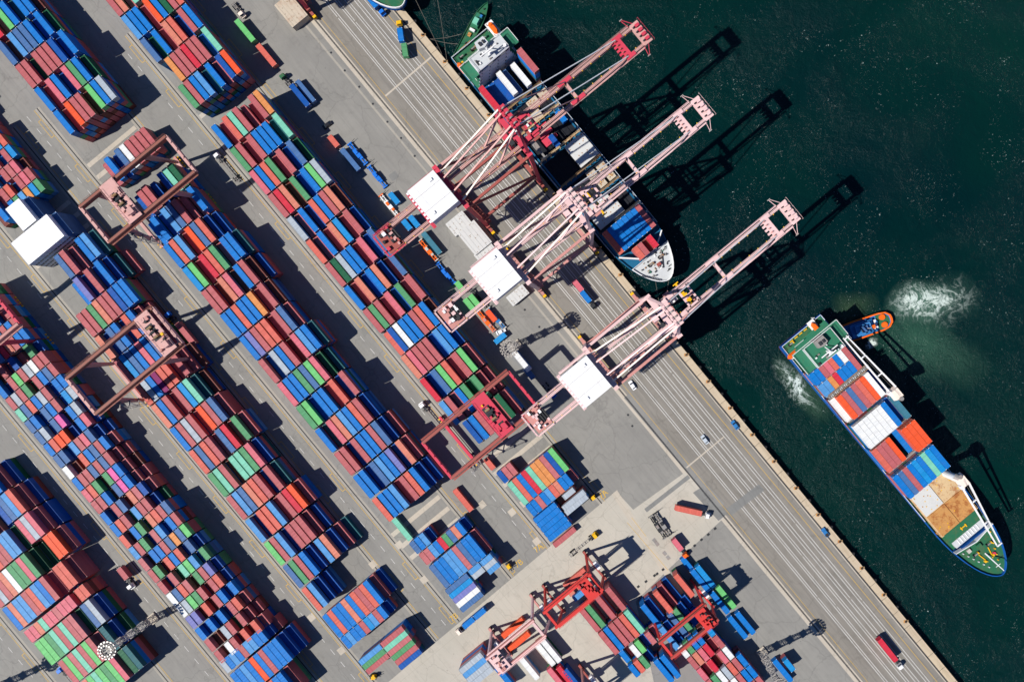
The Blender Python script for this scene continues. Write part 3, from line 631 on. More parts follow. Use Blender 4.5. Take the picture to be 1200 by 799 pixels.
def sts_crane(pw, label, M1, M2, M3, spx, trx, SPM='yellow'):
    """ship-to-shore crane; origin on the waterside rail, +x over the water, y along the quay"""
    G = 29.7; t = thing('quay_crane', label, 'quay crane', (pw.x, pw.y, 0), ROTN, 'ship to shore cranes on the quay rails')
    LY = 9.0; ZT = 51.0; GY = 3.75
    for x in (0, -G):                                   # bogies, sill beams
        mb = MB(); mb.box((x, 0, 3.6), (1.7, 2 * LY + 3.0, 1.8), M3); mb.build('sill_beam', t)
        for s in (-1, 1):
            mb = MB()
            mb.box((x, s * LY, 2.3), (1.3, 7.0, 0.9), M3)
            for k in range(4):
                yy = s * LY + (k - 1.5) * 1.9; mb.box((x, yy, 1.2), (1.1, 1.5, 1.2), 'dark_steel')
                for w_ in (-.45, .45): mb.cyl((x - .15, yy + w_, .42), (x + .15, yy + w_, .42), .38, 'mid_steel', 10)
            mb.box((x, s * (LY + 4.1), 1.7), (1.5, 1.1, 1.6), 'yellow'); mb.box((x, s * (LY + 4.9), 1.3), (.5, .8, .5), 'dark_steel')
            mb.build('bogie', t)
            mb = MB(); mb.beam((x, s * LY, 4.4), (x, s * LY, ZT), 1.5, 1.3, M1); mb.build('leg', t)
    mb = MB()
    for s in (-1, 1):
        mb.beam((0, s * LY, 17), (-G, s * LY, 17), 1.1, 1.7, M3)
        mb.build('portal_beam', t); mb = MB()
    for s in (-1, 1):
        mb.beam((-.5, s * LY, ZT - .6), (-G + .5, s * LY, ZT - .6), 1.0, 1.2, M2 if s > 0 else M3)
        mb.build('portal_beam', t); mb = MB()
    for s in (-1, 1):
        mb.beam((-1.2, s * LY, 18.5), (-G + 1.0, s * LY, ZT - 2), .8, .8, M3); mb.build('side_brace', t); mb = MB()
    for x, w in ((0, 2.0), (-G, 1.8)):
        mb = MB(); mb.box((x, 0, ZT + .9), (w, 2 * LY + 1.6, 1.9), M1); mb.build('cross_beam', t)
    mb = MB(); mb.box((-G - 2, 0, ZT - 2.5), (2.4, 13, .3), M3)
    # lattice under the machinery house
    for k in range(-4, 5): mb.beam((-G - 1, k * 1.6, ZT - 3), (-G + 1.4, k * 1.6 + .8, ZT - 3), .3, .3, M3)
    mb.build('service_platform', t)
    # girders: landside fixed part and seaside boom
    ZG = 48.6
    for s in (-1, 1):
        mb = MB(); mb.beam((-G - 31, s * GY, ZG), (3.0, s * GY, ZG), 1.15, 2.1, M2)
        for k in range(16): mb.box((-G - 30 + k * 4, s * (GY + .7), ZG + .9), (.35, .3, .35), 'yellow')
        mb.build('girder', t)
        mb = MB(); mb.beam((3.3, s * GY, ZG), (58.5, s * GY, ZG), 1.05, 2.0, M2)
        for x0, x1 in ((4, 8), (24, 30), (50, 54)): mb.box(((x0 + x1) / 2, s * (GY + .35), ZG + 1.1), (x1 - x0, 1.5, .5), M1)
        for k in range(14): mb.box((6 + k * 4.1, s * (GY - .75), ZG + .95), (.3, .35, .4), 'yellow')
        mb.build('boom', t)
        mb = MB(); rail_walk(mb, (-G - 30, s * GY, ZG + .6), (58, s * GY, ZG + .6), M2, s * 1.2, 4.0, .55); mb.build('walkway', t)
        mb = MB()
        for yy in (-.35, .35): mb.beam((-G - 30, s * GY + yy * .8, ZG + 1.12), (58, s * GY + yy * .8, ZG + 1.12), .07, .1, 'dark_steel')
        mb.build('trolley_rail', t)
    for x, w in ((-G - 31.3, 2.2), (-G - 14, .6), (27, 1.0), (59.2, 1.2)):
        mb = MB(); mb.box((x, 0, ZG + .1), (w, 2 * GY + 1.4, 1.8), M2); mb.build('cross_tie', t)
    # sheave platforms on the boom
    mb = MB(); mb.box((51.5, 0, ZG + 1.0), (2.6, 2 * GY, .5), M1)
    for k in range(5): mb.box((49.8, -3.2 + k * 1.6, ZG + .8), (1.6, .9, .7), M1); mb.cyl((50.6, -3.2 + k * 1.6 - .15, ZG + 1.6), (50.6, -3.2 + k * 1.6 + .15, ZG + 1.6), .5, M3, 10)
    mb.build('sheave_platform', t)
    mb = MB(); mb.box((60.2, 0, ZG + .9), (3.6, 2 * GY + 1.8, .5), M2)
    for k in range(4): mb.box((60.6, -3 + k * 2, ZG + 1.6), (1.6, 1.1, 1.0), M1); mb.cyl((59.2, -3 + k * 2 - .2, ZG + 1.7), (59.2, -3 + k * 2 + .2, ZG + 1.7), .55, 'dark_steel', 10)
    for s in (-1, 1):
        mb.beam((58, s * 4.6, ZG + .8), (57.2, s * 8.2, ZG + .8), .18, .18, M1); mb.beam((60, s * 4.6, ZG + .8), (57.6, s * 8.2, ZG + .8), .18, .18, M1)
        mb.box((57.3, s * 8.3, ZG + 1.0), (1.2, .3, .5), 'lamp_glass')
    for k in range(6): mb.beam((62.4, -5 + k * 2, ZG + 1.1), (62.4, -5 + k * 2, ZG + 2.2), .08, .08, M1)
    mb.beam((62.4, -5, ZG + 2.2), (62.4, 5, ZG + 2.2), .08, .08, M1)
    mb.build('boom_tip', t)
    # mast frame over the waterside legs, apex, stays
    ZA = 73.0
    for s in (-1, 1):
        mb = MB(); mb.beam((0, s * (LY - .8), ZT + 1.8), (.8, s * 3.6, ZA), 1.0, 1.0, M1, .8, .8); mb.build('mast', t)
        mb = MB(); mb.beam((-10.5, s * 4.2, ZG + 1.6), (.4, s * 3.8, ZA - 1), .6, .6, M2); mb.build('mast_strut', t)
    mb = MB(); mb.box((.8, 0, ZA + .2), (2.6, 9.0, .9), M1)
    for k in range(4): mb.cyl((1.2, -3.2 + k * 2.1 - .2, ZA + 1.1), (1.2, -3.2 + k * 2.1 + .2, ZA + 1.1), .8, 'mid_steel', 12); mb.box((-.3, -3.2 + k * 2.1, ZA + .9), (.9, 1.0, .8), M1)
    for s in (-1, 1): mb.beam((-.5, s * 4.5, ZA + .7), (-.5, s * 4.5, ZA + 1.8), .08, .08, M1)
    mb.beam((-.5, -4.5, ZA + 1.8), (-.5, 4.5, ZA + 1.8), .08, .08, M1)
    mb.build('apex_platform', t)
    for s in (-1, 1):
        for y0, y1, x1 in ((4.2, 6.4, -G + .5), (2.6, 3.1, -G - 12)):
            mb = MB(); mb.beam((.6, s * y0, ZA), (x1, s * y1, ZT + 1.6 if x1 > -G else ZG + 1.2), .55, .6, 'crane_cream' if y0 > 4 else M2); mb.build('back_stay', t)
        for x1 in (27, 51):
            mb = MB(); mb.beam((1.4, s * 4.0, ZA), (x1, s * GY, ZG + 1.5), .32, .34, M2 if x1 < 30 else 'steel_white'); mb.build('fore_stay', t)
    # knuckle gear round the hinge
    mb = MB()
    for s in (-1, 1):
        mb.box((3.2, s * GY, ZG + 1.5), (3.0, 1.9, 1.4), M1); mb.cyl((3.2, s * GY - 1.1, ZG + 1.2), (3.2, s * GY + 1.1, ZG + 1.2), .7, 'dark_steel', 12)
        mb.box((6, s * 5.6, ZG + 1.4), (2.6, 1.0, .3), M3)
        for k in range(4): mb.beam((4.8 + k * .8, s * 6.1, ZG + 1.4), (4.8 + k * .8, s * 6.1, ZG + 2.5), .08, .08, M1)
    mb.box((4.5, 0, ZG + 2.0), (.9, 7, .25), M3); mb.box((-3, 1.4, ZT + 2.3), (2.2, 2.6, 1.0), M1); mb.box((-2.4, -2.2, ZT + 2.3), (1.6, 1.6, 1.4), 'dark_steel')
    mb.build('hinge_platform', t)
    # machinery house with ribbed roof
    hx, hz = -G - 6.8, ZT + 1.9
    mb = MB(); mb.box((hx, 0, hz + 2.4), (12.0, 14.2, 5.0), 'house_lilac')
    for k in range(8): mb.box((hx + 6.02, -6 + k * 1.7, hz + 2.6), (.06, .8, 1.2), 'glass_dark')
    hs = mb.build('machinery_house', t)
    mb = MB()
    mb.box((hx, 0, hz + 5.1), (12.0, 14.2, .35), 'steel_white')
    for k in (-1, 1): mb.box((hx, k * 2.9, hz + 5.30), (12.6, .07, .05), 'mid_steel')
    for k in range(9): mb.box((hx - 6.5, -6.4 + k * 1.6, hz + 4.6), (.7, .9, .5), 'steel_white')
    mb.box((hx + 3, 4.9, hz + 5.5), (1.4, 1.0, .5), 'steel_white'); mb.box((hx - 3.4, -4.9, hz + 5.5), (1.0, 1.0, .5), 'steel_white')
    for k in (-3, 3): mb.box((hx + k, 0, hz + 5.29), (.05, 14.0, .03), 'deck_grey')
    mb.build('roof', hs)
    mb = MB(); rail_walk(mb, (hx - 6.6, -8, hz), (hx - 6.6, 8, hz), M1, .2, 2.0, 1.2); rail_walk(mb, (hx - 6, 7.9, hz), (hx + 6, 7.9, hz), M1, .2, 2.0, 1.0); mb.build('house_walkway', t)
    # counter end gear
    mb = MB(); mb.box((-G - 29.5, 0, ZG + 1.2), (6.5, 8.6, .3), M3)
    rr = random.Random(int(spx * 7))
    for k in range(16):
        x, y = -G - 32 + rr.uniform(0, 5.6), rr.uniform(-4, 4); mb.box((x, y, ZG + 1.9), (rr.uniform(.5, 1.5), rr.uniform(.5, 1.6), rr.uniform(.6, 1.6)), rr.choice((M1, M2, M3, 'steel_white', 'dark_steel')))
    for k in range(4): mb.cyl((-G - 29 + k, -2, ZG + 1.8), (-G - 29 + k, 2, ZG + 1.8), .4, 'dark_steel', 10)
    for s in (-1, 1): rail_walk(mb, (-G - 33.5, s * 4.6, ZG + 1.3), (-G - 26, s * 4.6, ZG + 1.3), M1, s * .3, 1.5, .5)
    rail_walk(mb, (-G - 33.3, -4.6, ZG + 1.3), (-G - 33.3, 4.6, ZG + 1.3), M1, .3, 1.5, .5)
    mb.build('rope_anchor_platform', t)
    # stairs on a landside leg
    mb = MB(); ladder_tower(mb, -G + 1.9, -LY + 1.2, 4.5, ZT - 1, M3); mb.build('stair_tower', t)
    # trolley, cab, ropes, spreader
    mb = MB(); mb.box((trx, 0, ZG + 1.7), (4.4, 1.2, .5), M1); mb.box((trx - 2, 0, ZG + 1.7), (.8, 7.8, .6), M1); mb.box((trx + 2, 0, ZG + 1.7), (.8, 7.8, .6), M1); mb.box((trx, -3.6, ZG + 1.7), (4.4, .7, .6), M1); mb.box((trx, 3.6, ZG + 1.7), (4.4, .7, .6), M1)
    for k in range(5): mb.box((trx - 1.4 + k * .7, -2.2 + (k % 3) * 2.1, ZG + 2.3), (.7, 1.1, .8), rr.choice((M3, 'dark_steel', 'steel_white')))
    tr = mb.build('trolley', t)
    mb = MB(); mb.box((trx - 4.6, 2.2, ZG - 3.2), (2.6, 2.2, 2.6), 'steel_white'); mb.box((trx - 3.28, 2.2, ZG - 3.2), (.06, 1.9, 1.6), 'glass_dark'); mb.build('operator_cab', tr)
    mb = MB()
    for a in (-1, 1):
        for b in (-1, 1): mb.cyl((trx + a * 1.6, b * 1.8, ZG + 1.4), (trx + a * .8, b * 1.4, spx), .05, 'rope', 5)
    mb.build('hoist_rope', tr)
    mb = MB(); mb.box((trx, 0, spx), (2.0, 5.0, .8), SPM); mb.box((trx, 0, spx - .6), (.8, 12.0, .4), SPM)
    for s in (-1, 1): mb.box((trx, s * 6, spx - .6), (2.4, .4, .5), SPM)
    mb.build('spreader', tr)
    return t
C1W, C2W, C3W = W(617.5, 196.3), W(677.4, 269.9), W(762.3, 371.4)
C0W = W(348.7, -4.5) + N3 * 29.7
sts_crane(C1W, 'crimson red ship to shore crane with white machinery house roof, over the ship stern', 'crane_red', 'crane_dust', 'crane_brick', 20.0, 7, 'mid_steel')
sts_crane(C2W, 'pale pink ship to shore crane standing between two others, over the moored ship bow', 'crane_pink', 'crane_pink', 'crane_rose', 38.0, 9)
sts_crane(C3W, 'pale pink ship to shore crane with empty boom over open water', 'crane_pink', 'crane_pink', 'crane_rose', 44.0, 12)
sts_crane(C0W, 'red ship to shore crane cut off by the top edge of the photo', 'crane_red', 'crane_rose', 'crane_brick', 31.0, 25)

# ------------------------------------------------------------------ rail mounted yard cranes
def yard_crane(pc, label, M1, M2, M3, trx):
    if M1 == 'crane_pink': M1 = 'crane_dust'
    t = thing('yard_crane', label, 'gantry crane', (pc.x, pc.y, 0), ROTN, 'wide rail mounted cranes over the container blocks')
    G = 14.5; X0, X1 = -20.5, 24.5; Y = 9.2; Z = 24.0
    for s in (-1, 1):
        mb = MB(); mb.beam((X0, s * Y, Z), (X1, s * Y, Z), 1.5, 2.2, M2)
        mb.build('girder', t)
        mb = MB()
        for yy in (-.62, .62): mb.beam((X0, s * Y + yy, Z + 1.16), (X1, s * Y + yy, Z + 1.16), .12, .12, 'dark_steel')
        rail_walk(mb, (X0, s * Y, Z - .4), (X1, s * Y, Z - .4), M2, s * 1.25, 3.0, .6); mb.build('walkway', t)
    for x in (X0, X1):
        mb = MB(); mb.box((x, 0, Z), (1.1, 2 * Y + .5, 1.7), M1)
        for k in range(4): mb.box((x, -6 + k * 4, Z + 1.0), (.7, .7, .35), M1)
        mb.build('end_tie', t)
    for x in (-G, G):
        for s in (-1, 1):
            xt = x - (2.5 if x > 0 else -2.5)
            mb = MB(); mb.beam((xt, s * Y, Z - 1.0), (x, s * 10.3, 3.0), 2.2, 1.2, M3, 1.0, 1.0); mb.build('leg', t)
            mb = MB(); mb.box((x, s * 10.5, 1.6), (1.0, 6.4, .8), M3)
            for k in range(4):
                mb.box((x, s * 10.5 + (k - 1.5) * 1.6, .9), (.8, 1.2, .8), 'dark_steel'); mb.cyl((x - .15, s * 10.5 + (k - 1.5) * 1.6, .35), (x + .15, s * 10.5 + (k - 1.5) * 1.6, .35), .34, 'mid_steel', 10)
                mb.box((x + (.8 if x > 0 else -.8), s * 10.5 + (k - 1.5) * 1.6, 1.2), (.8, .7, .7), 'yellow')
            mb.build('bogie', t)
        mb = MB(); mb.beam((x, -10, 3.0), (x, 10, 3.0), 1.3, 1.4, M1); mb.build('sill_beam', t)
    mb = MB(); ladder_tower(mb, -G + 1.6, -Y - 2.6, 2.5, Z - 1, 'mid_steel', 1.4, 3.0); mb.build('stair_tower', t)
    # cable chain hanging in the yard side
    mb = MB()
    for k in range(9):
        mb.beam((-G + 1 + k * .2, -Y - 3 - k * 1.2, 22 - k * 2.3), (-G + 1.3 + k * .2, -Y - 4.2 - k * 1.2, 19.8 - k * 2.2), 1.4, .15, 'mid_steel')
    tr = MB(); tr.box((trx, 0, Z + 1.7), (6.6, 2 * Y + 1.0, .5), M1)
    rr = random.Random(int(trx * 10) + 77)
    for k in range(16):
        x, y = trx + rr.uniform(-2.4, 2.4), rr.uniform(-7.5, 7.5); tr.box((x, y, Z + 2.4), (rr.uniform(.4, 1.4), rr.uniform(.5, 1.8), rr.uniform(.5, 1.4)), rr.choice((M1, M1, M3, 'dark_steel', 'yellow' if k % 5 == 0 else M1)))
    tr.box((trx - .3, .8, Z + 1.98), (3.4, 7.2, .08), 'dark_steel'); tr.box((trx + .6, -5.2, Z + 1.98), (2.4, 2.0, .08), 'dark_steel'); tr.box((trx + 1.2, -6.4, Z + 2.9), (2.2, 2.6, 2.0), M1)
    for k in range(3): tr.cyl((trx - 1.2, -1.5 + k * 2.2, Z + 2.7), (trx + .9, -1.5 + k * 2.2, Z + 2.7), .55, 'dark_steel' if k % 2 else 'gantry_rust', 12)
    for sx_ in (-1, 1):
        for k in range(9): tr.beam((trx + sx_ * 3.3, -8.4 + k * 2.1, Z + 1.9), (trx + sx_ * 3.3, -8.4 + k * 2.1, Z + 2.9), .08, .08, M1)
        tr.beam((trx + sx_ * 3.3, -8.4, Z + 2.9), (trx + sx_ * 3.3, 8.4, Z + 2.9), .08, .08, M1)
    tro = tr.build('trolley', t)
    mb = MB(); mb.box((trx + 2.5, -8.2, Z - 3.0), (2.0, 2.2, 2.3), 'steel_white'); mb.box((trx + 2.5, -9.33, Z - 3.0), (1.7, .06, 1.4), 'glass_dark'); mb.build('operator_cab', tro)
    return t
yard_crane(W(204.5, 234.5) - N3 * 2.0, 'dusty pink wide yard crane over the head of the long middle block', 'crane_pink', 'crane_brown', 'crane_rose', -5.7)
yard_crane(W(189.9, 419.0) - N3 * 2.0, 'dusty pink wide yard crane over the long left block, trolley at its right end', 'crane_pink', 'crane_brown', 'crane_rose', 19.5)
yard_crane(W(573.0, 487.8) - N3 * 2.0, 'bright red wide yard crane over the lower end of the quay side block', 'crane_red', 'crane_brick', 'crane_red', 8.7)
yard_crane(W(14.8, 398.0) - N3 * 2.0, 'bright red wide yard crane cut off by the left edge', 'crane_red', 'crane_rose', 'crane_red', -12)

# ------------------------------------------------------------------ small rubber tyred cranes
def small_crane(pc, label, M1, M2, M3, trx):
    t = thing('small_gantry_crane', label, 'gantry crane', (pc.x, pc.y, 0), ROTN, 'small rubber tyred cranes in the lower yard')
    G = 11.6; Y = 3.9; Z = 21.5
    for s in (-1, 1):
        mb = MB(); mb.beam((-G - 1, s * Y, Z), (G + 1, s * Y, Z), 1.0, 1.6, M2)
        mb.beam((-G - 1, s * Y, Z + .84), (G + 1, s * Y, Z + .84), .3, .1, M1); mb.build('girder', t)
        mb = MB(); rail_walk(mb, (-G, s * Y, Z - .4), (G, s * Y, Z - .4), M1, s * .95, 2.0, .6); mb.build('walkway', t)
    for x in (-G, G):
        mb = MB(); mb.box((x, 0, Z - .2), (1.0, 2 * Y, 1.0), M1); mb.build('end_tie', t)
        for s in (-1, 1):
            mb = MB(); mb.beam((x, s * Y, Z - .8), (x, s * 6.0, 2.6), .9, 1.1, M1, .8, .9); mb.build('leg', t)
            mb = MB(); mb.box((x, s * 6.2, 1.9), (1.0, 3.4, .9), M3)
            for k in (-1, 1): mb.cyl((x - .35, s * 6.2 + k * 1.0, .8), (x + .35, s * 6.2 + k * 1.0, .8), .8, 'tyre', 14)
            mb.build('wheel_set', t)
        mb = MB(); mb.box((x, 0, 2.8), (.8, 11.0, .9), M3); mb.box((x + (1.2 if x > 0 else -1.2), 0, 3.4), (1.6, 3.6, 2.2), 'steel_white'); mb.build('sill_beam', t)
    mb = MB(); mb.box((trx, 0, Z + 1.3), (5.0, 2 * Y + .8, .4), M1); rr = random.Random(int(trx * 3) + 50)
    for k in range(14): mb.box((trx + rr.uniform(-2, 2), rr.uniform(-3.6, 3.6), Z + 1.9), (rr.uniform(.4, 1.3), rr.uniform(.5, 1.5), rr.uniform(.5, 1.3)), rr.choice((M1, M1, M1, M3, 'dark_steel')))
    tr = mb.build('trolley', t)
    mb = MB(); mb.box((trx + 2, -3, Z - 2.6), (1.8, 1.9, 2.1), 'steel_white'); mb.box((trx + 2, -3.98, Z - 2.6), (1.5, .05, 1.2), 'glass_dark'); mb.build('operator_cab', tr)
    return t
small_crane(W(673, 680), 'red small gantry crane, uppermost of those on the concrete road', 'crane_scarlet', 'crane_scarlet', 'crane_brick', 8.0)
small_crane(W(611, 730), 'pale pink small gantry crane straddling orange boxes', 'crane_pink', 'crane_rose', 'crane_rose', -8.5)
small_crane(W(798.5, 713), 'red small gantry crane among the short boxes, nearest the blue tarpaulins', 'crane_scarlet', 'crane_brick', 'crane_scarlet', 8.5)
small_crane(W(668, 812), 'brick coloured small gantry crane cut off by the lower edge', 'crane_rose', 'crane_brick', 'crane_brick', 4)

# ------------------------------------------------------------------ lamp masts
def lamp_mast(u, v, label, H=28.3, ring=True):
    p = W(u, v); t = thing('lamp_mast', label, 'lamp mast', (p.x, p.y, 0), ROTN, 'tall lattice lamp masts in the yard')
    mb = MB(); mb.box((0, 0, .3), (4.2, 4.2, .6), 'concrete_strip'); mb.build('foundation', t)
    mb = MB(); w0, w1 = 1.35, .85
    def cr(s, a, z): w = w0 + (w1 - w0) * z / H; return Vector((s * w, a * w, z))
    C4 = ((-1, -1), (1, -1), (1, 1), (-1, 1))
    for s, a in C4: mb.beam(cr(s, a, .6), cr(s, a, H), .22, .22, 'galvanised')
    nz = 12
    for k in range(nz):
        z0, z1 = .6 + (H - .6) * k / nz, .6 + (H - .6) * (k + 1) / nz
        for j in range(4):
            a, b = C4[j], C4[(j + 1) % 4]
            mb.beam(cr(*a, z0), cr(*b, z1), .1, .1, 'galvanised'); mb.beam(cr(*b, z0), cr(*a, z1), .1, .1, 'galvanised'); mb.beam(cr(*a, z1), cr(*b, z1), .12, .12, 'galvanised')
        if k % 3 == 2:
            q = cr(1, 1, z1).x + .5; mb.box((0, 0, z1), (2 * q, 2 * q, .07), 'mid_steel')
            for j in range(10):
                t_ = j / 10 * 2 * math.pi; mb.beam((1.9 * math.cos(t_), 1.9 * math.sin(t_), z1), (1.9 * math.cos(t_), 1.9 * math.sin(t_), z1 + 1.0), .06, .06, 'galvanised')
    mb.beam((.3, .3, .6), (.3, .3, H), .35, .12, 'mid_steel')
    mb.build('lattice', t)
    mb = MB()
    for rr_, zz in ((3.0, 0), (3.0, 1.1), (1.4, 0)):
        for j in range(16):
            a, b = j / 16 * 2 * math.pi, (j + 1) / 16 * 2 * math.pi
            mb.beam((rr_ * math.cos(a), rr_ * math.sin(a), H + zz), (rr_ * math.cos(b), rr_ * math.sin(b), H + zz), .3 if zz == 0 else .1, .12, 'galvanised')
    for j in range(8):
        a = j / 8 * 2 * math.pi; mb.beam((.2 * math.cos(a), .2 * math.sin(a), H), (3.0 * math.cos(a), 3.0 * math.sin(a), H), .16, .16, 'mid_steel')
    mb.build('crown_platform', t)
    mb = MB()
    for j in range(7): mb.beam((-2.2, -2.1 + j * .7, H + .1), (2.2, -2.1 + j * .7, H + .1), .22, .1, 'galvanised' if j % 2 else 'mid_steel')
    for j in range(12):
        a = j / 12 * 2 * math.pi + .2; mb.box((2.2 * math.cos(a), 2.2 * math.sin(a), H + 1.0), (.6, .6, .5), 'lamp_glass', a)
    mb.box((0, 0, H - .1), (4.6, 3.8, .08), 'mid_steel')
    mb.build('inner_lamps', t)
    for j in range(16):
        a = j / 16 * 2 * math.pi; mb = MB(); mb.box((3.45 * math.cos(a), 3.45 * math.sin(a), H + .4), (.55, .75, .7), 'lamp_glass', a); mb.build('floodlight', t)
    return t
lamp_mast(179.5, 724.5, 'lattice lamp mast with round crown leaning over the green corner block')
lamp_mast(605.5, 405, 'lattice lamp mast between the yard and the middle quay crane')
lamp_mast(893, 764, 'lattice lamp mast beside the two blue containers near the lower edge')
lamp_mast(-6, 806, 'lattice lamp mast at the lower left corner of the yard')

# ------------------------------------------------------------------ hatch covers laid on the quay
def hatch(u, v, z, a, b, label, tiers=2, mat='hatch_grey'):
    p = W(u, v, z); t = thing('hatch_cover', label, 'hatch cover', (p.x, p.y, 0), ROTN, 'ship hatch covers laid on the quay')
    for k in range(tiers):
        z0 = z - (tiers - k) * 1.0
        mb = MB(); mb.box((0, 0, z0 + .45), (a, b, .85), mat)
        for i in range(5): mb.box((-a / 2 + (i + .5) * a / 5, 0, z0 + .93), (.12, b - .3, .06), mat)
        rr = random.Random(int(u) + k)
        for i in range(12): mb.box((rr.uniform(-a / 2 + .5, a / 2 - .5), rr.uniform(-b / 2 + .5, b / 2 - .5), z0 + .93), (.28, .28, .1), 'gantry_rust')
        mb.build('cover_panel', t)
    return t
hatch(556, 278.5, 4, 9.4, 12.4, 'pale grey hatch cover with rusty studs, largest on the quay', 4)
hatch(537.5, 262, 3, 9.4, 7.0, 'pale grey hatch cover partly under the red crane house', 3)
hatch(571, 299, 3, 9.2, 7.5, 'pale grey hatch cover partly under the middle crane house', 3)
hatch(606.5, 346, 3, 9.2, 5.0, 'narrow grey hatch cover below the middle crane house', 2)
hatch(340.8, 12, 4, 8.6, 12.5, 'cream hatch cover stack beside the topmost crane', 4, 'hatch_beige')

# ------------------------------------------------------------------ lifting spreaders parked beside the blocks
def spreader(u, v, rot, label, M1, M2, z=2.2):
    p = W(u, v, z); t = thing('lifting_spreader', label, 'spreader', (p.x, p.y, 0), rot, 'lifting spreaders parked in the yard')
    mb = MB()
    for x in (-.55, .55): mb.box((x, 0, .9), (.35, 11.2, .5), M1)
    for k in range(6): mb.box((0, -4.6 + k * 1.85, .9), (1.0, .3, .45), M1)
    mb.box((0, 0, 1.5), (1.9, 4.2, .8), M1); mb.box((0, .6, 2.1), (1.2, 1.6, .5), M2); mb.box((.3, -2.6, 1.4), (1.2, 1.2, .6), M2)
    mb.cyl((-.5, 3.0, 1.4), (-.5, 4.6, 1.4), .3, M1, 8)
    mb.build('main_frame', t)
    for s in (-1, 1):
        mb = MB(); mb.box((0, s * 5.7, .9), (2.4, .45, .55), M2)
        for x in (-1.15, 1.15): mb.box((x, s * 5.7, .45), (.25, .35, .9), 'dark_steel')
        mb.beam((1.1, s * 5.7, 1.0), (3.2, s * 5.9, 1.2), .14, .14, 'dark_steel'); mb.build('end_beam', t)
    return t
spreader(418, 179.5, ROTN, 'blue lifting spreader nearest the coral short container', 'machine_blue', 'machine_blue')
spreader(441, 206.5, ROTN, 'slim blue lifting spreader between the other blue one and the azure box', 'machine_blue', 'machine_blue')
spreader(455, 240, ROTN, 'red and white lifting spreader beside the azure box', 'steel_white', 'orange_paint')
spreader(501, 293, ROTN, 'orange lifting spreader beside the grey teal container', 'orange_paint', 'galvanised')
spreader(521.5, 320, ROTN, 'blue lifting spreader above the lime green boxes', 'machine_blue', 'machine_blue')
spreader(569, 376, ROTN, 'orange lifting spreader beside the vermilion short container', 'orange_paint', 'crane_rose')
spreader(581, 373, ROTN, 'blue and grey lifting frame below the vermilion short container', 'car_blue', 'galvanised')
spreader(771.5, 618.5, ROTN - .1, 'black lifting frame lying on the concrete square', 'dark_steel', 'mid_steel')
spreader(776.5, 615.0, ROTN - .1, 'grey lifting frame leaning against the black one on the concrete square', 'mid_steel', 'dark_steel')
spreader(562.5, 352, ROTN, 'black grid lifting frame behind the lime green boxes', 'dark_steel', 'dark_steel')

# ------------------------------------------------------------------ trucks and cars
def truck(u, v, rot, label, cab='steel_white', chassis=True, length=12.4, two=False, z=1.3):
    """terminal tractor and trailer; origin under the trailer middle, cab towards -y"""
    p = W(u, v, z); t = thing('yard_truck', label, 'truck', (p.x, p.y, 0), rot, 'trucks on the yard roads')
    hl = length / 2
    mb = MB()
    for x in (-.45, .45): mb.box((x, 0, 1.05), (.18, length, .3), 'mid_steel')
    for k in range(7): mb.box((0, -hl + .5 + k * (length - 1) / 6, 1.05), (2.3 if k in (0, 6) else 1.4, .25, .22), 'mid_steel')
    tl = mb.build('trailer', t)
    for yy in (hl - 1.4, hl - 2.7):
        mb = MB()
        for s in (-1, 1): mb.cyl((s * .65, yy, .5), (s * 1.2, yy, .5), .5, 'tyre', 12)
        mb.build('wheel_pair', tl)
    mb = MB(); mb.box((0, -hl - .9, .85), (1.1, 4.6, .4), 'dark_steel'); mb.cyl((0, -hl + .8, 1.1), (0, -hl + .8, 1.25), .5, 'dark_steel', 12); mb.build('tractor_frame', t)
    mb = MB(); mb.box((.0, -hl - 2.2, 1.5), (2.4, 1.9, 1.1), cab); mb.box((-.1, -hl - 2.1, 2.45), (2.1, 1.6, .9), cab, 0, .9); mb.box((.0, -hl - 3.3, 1.1), (2.2, .5, .6), cab); c = mb.build('cab', t)
    mb = MB(); mb.box((-.1, -hl - 2.98, 2.35), (1.8, .06, .6), 'glass_dark'); mb.box((-.1, -hl - 1.24, 2.35), (1.6, .06, .55), 'glass_dark'); mb.build('window', c)
    for yy in (-hl - 2.6, -hl + .3):
        mb = MB()
        for s in (-1, 1): mb.cyl((s * .75, yy, .5), (s * 1.2, yy, .5), .5, 'tyre', 12)
        mb.build('wheel_pair', t)
    return t
TRZ = 1.25
def ang(du, dv): return math.atan2(-dv, du) - math.pi / 2 + math.pi    # cab (-y) points along (du, dv)
def cont_on(t_u, t_v, code, rot, L, label, z0=TRZ): 
    p = W(t_u, t_v, z0 + CH); column(code, L, p, rot, 1, z0, label, True)
r = ang(-.15, -.99)
truck(471.5, 50, r, 'truck with a blue and a green box driving up the quay road', 'yellow'); cont_on(469, 40.5, 'B', r, L20, 'blue short container on the truck near the top of the quay road'); cont_on(474, 58.5, 'G', r, L20, 'light green short container on the rear of that quay road truck')
r = ROTN
truck(434, -2, r, 'truck with a blue box at the top edge of the quay road', 'machine_blue'); cont_on(436, 2, 'B', r, L20, 'blue short container on a truck at the top edge')
truck(681, 341, r, 'truck with a pink and a blue box between two pink cranes', 'dark_steel'); cont_on(677, 334.5, 'P', r, L20, 'pink short container on the truck between two pink cranes'); cont_on(686.3, 347.8, 'B', r, L20, 'blue short container behind the pink one on the same truck')
r = ang(.975, .22)
truck(807, 598.5, r, 'white cabbed truck with a coral box on the concrete square', 'steel_white'); cont_on(807, 598.5, 'C', r, L40, 'coral container on the truck on the concrete square')
r = ang(.62, .78)
truck(794, 638.5, r, 'short truck with a pink box and orange cab', 'orange_paint', length=6.4); cont_on(794, 638.5, 'P', r, L20, 'pink short container on the orange cabbed truck')
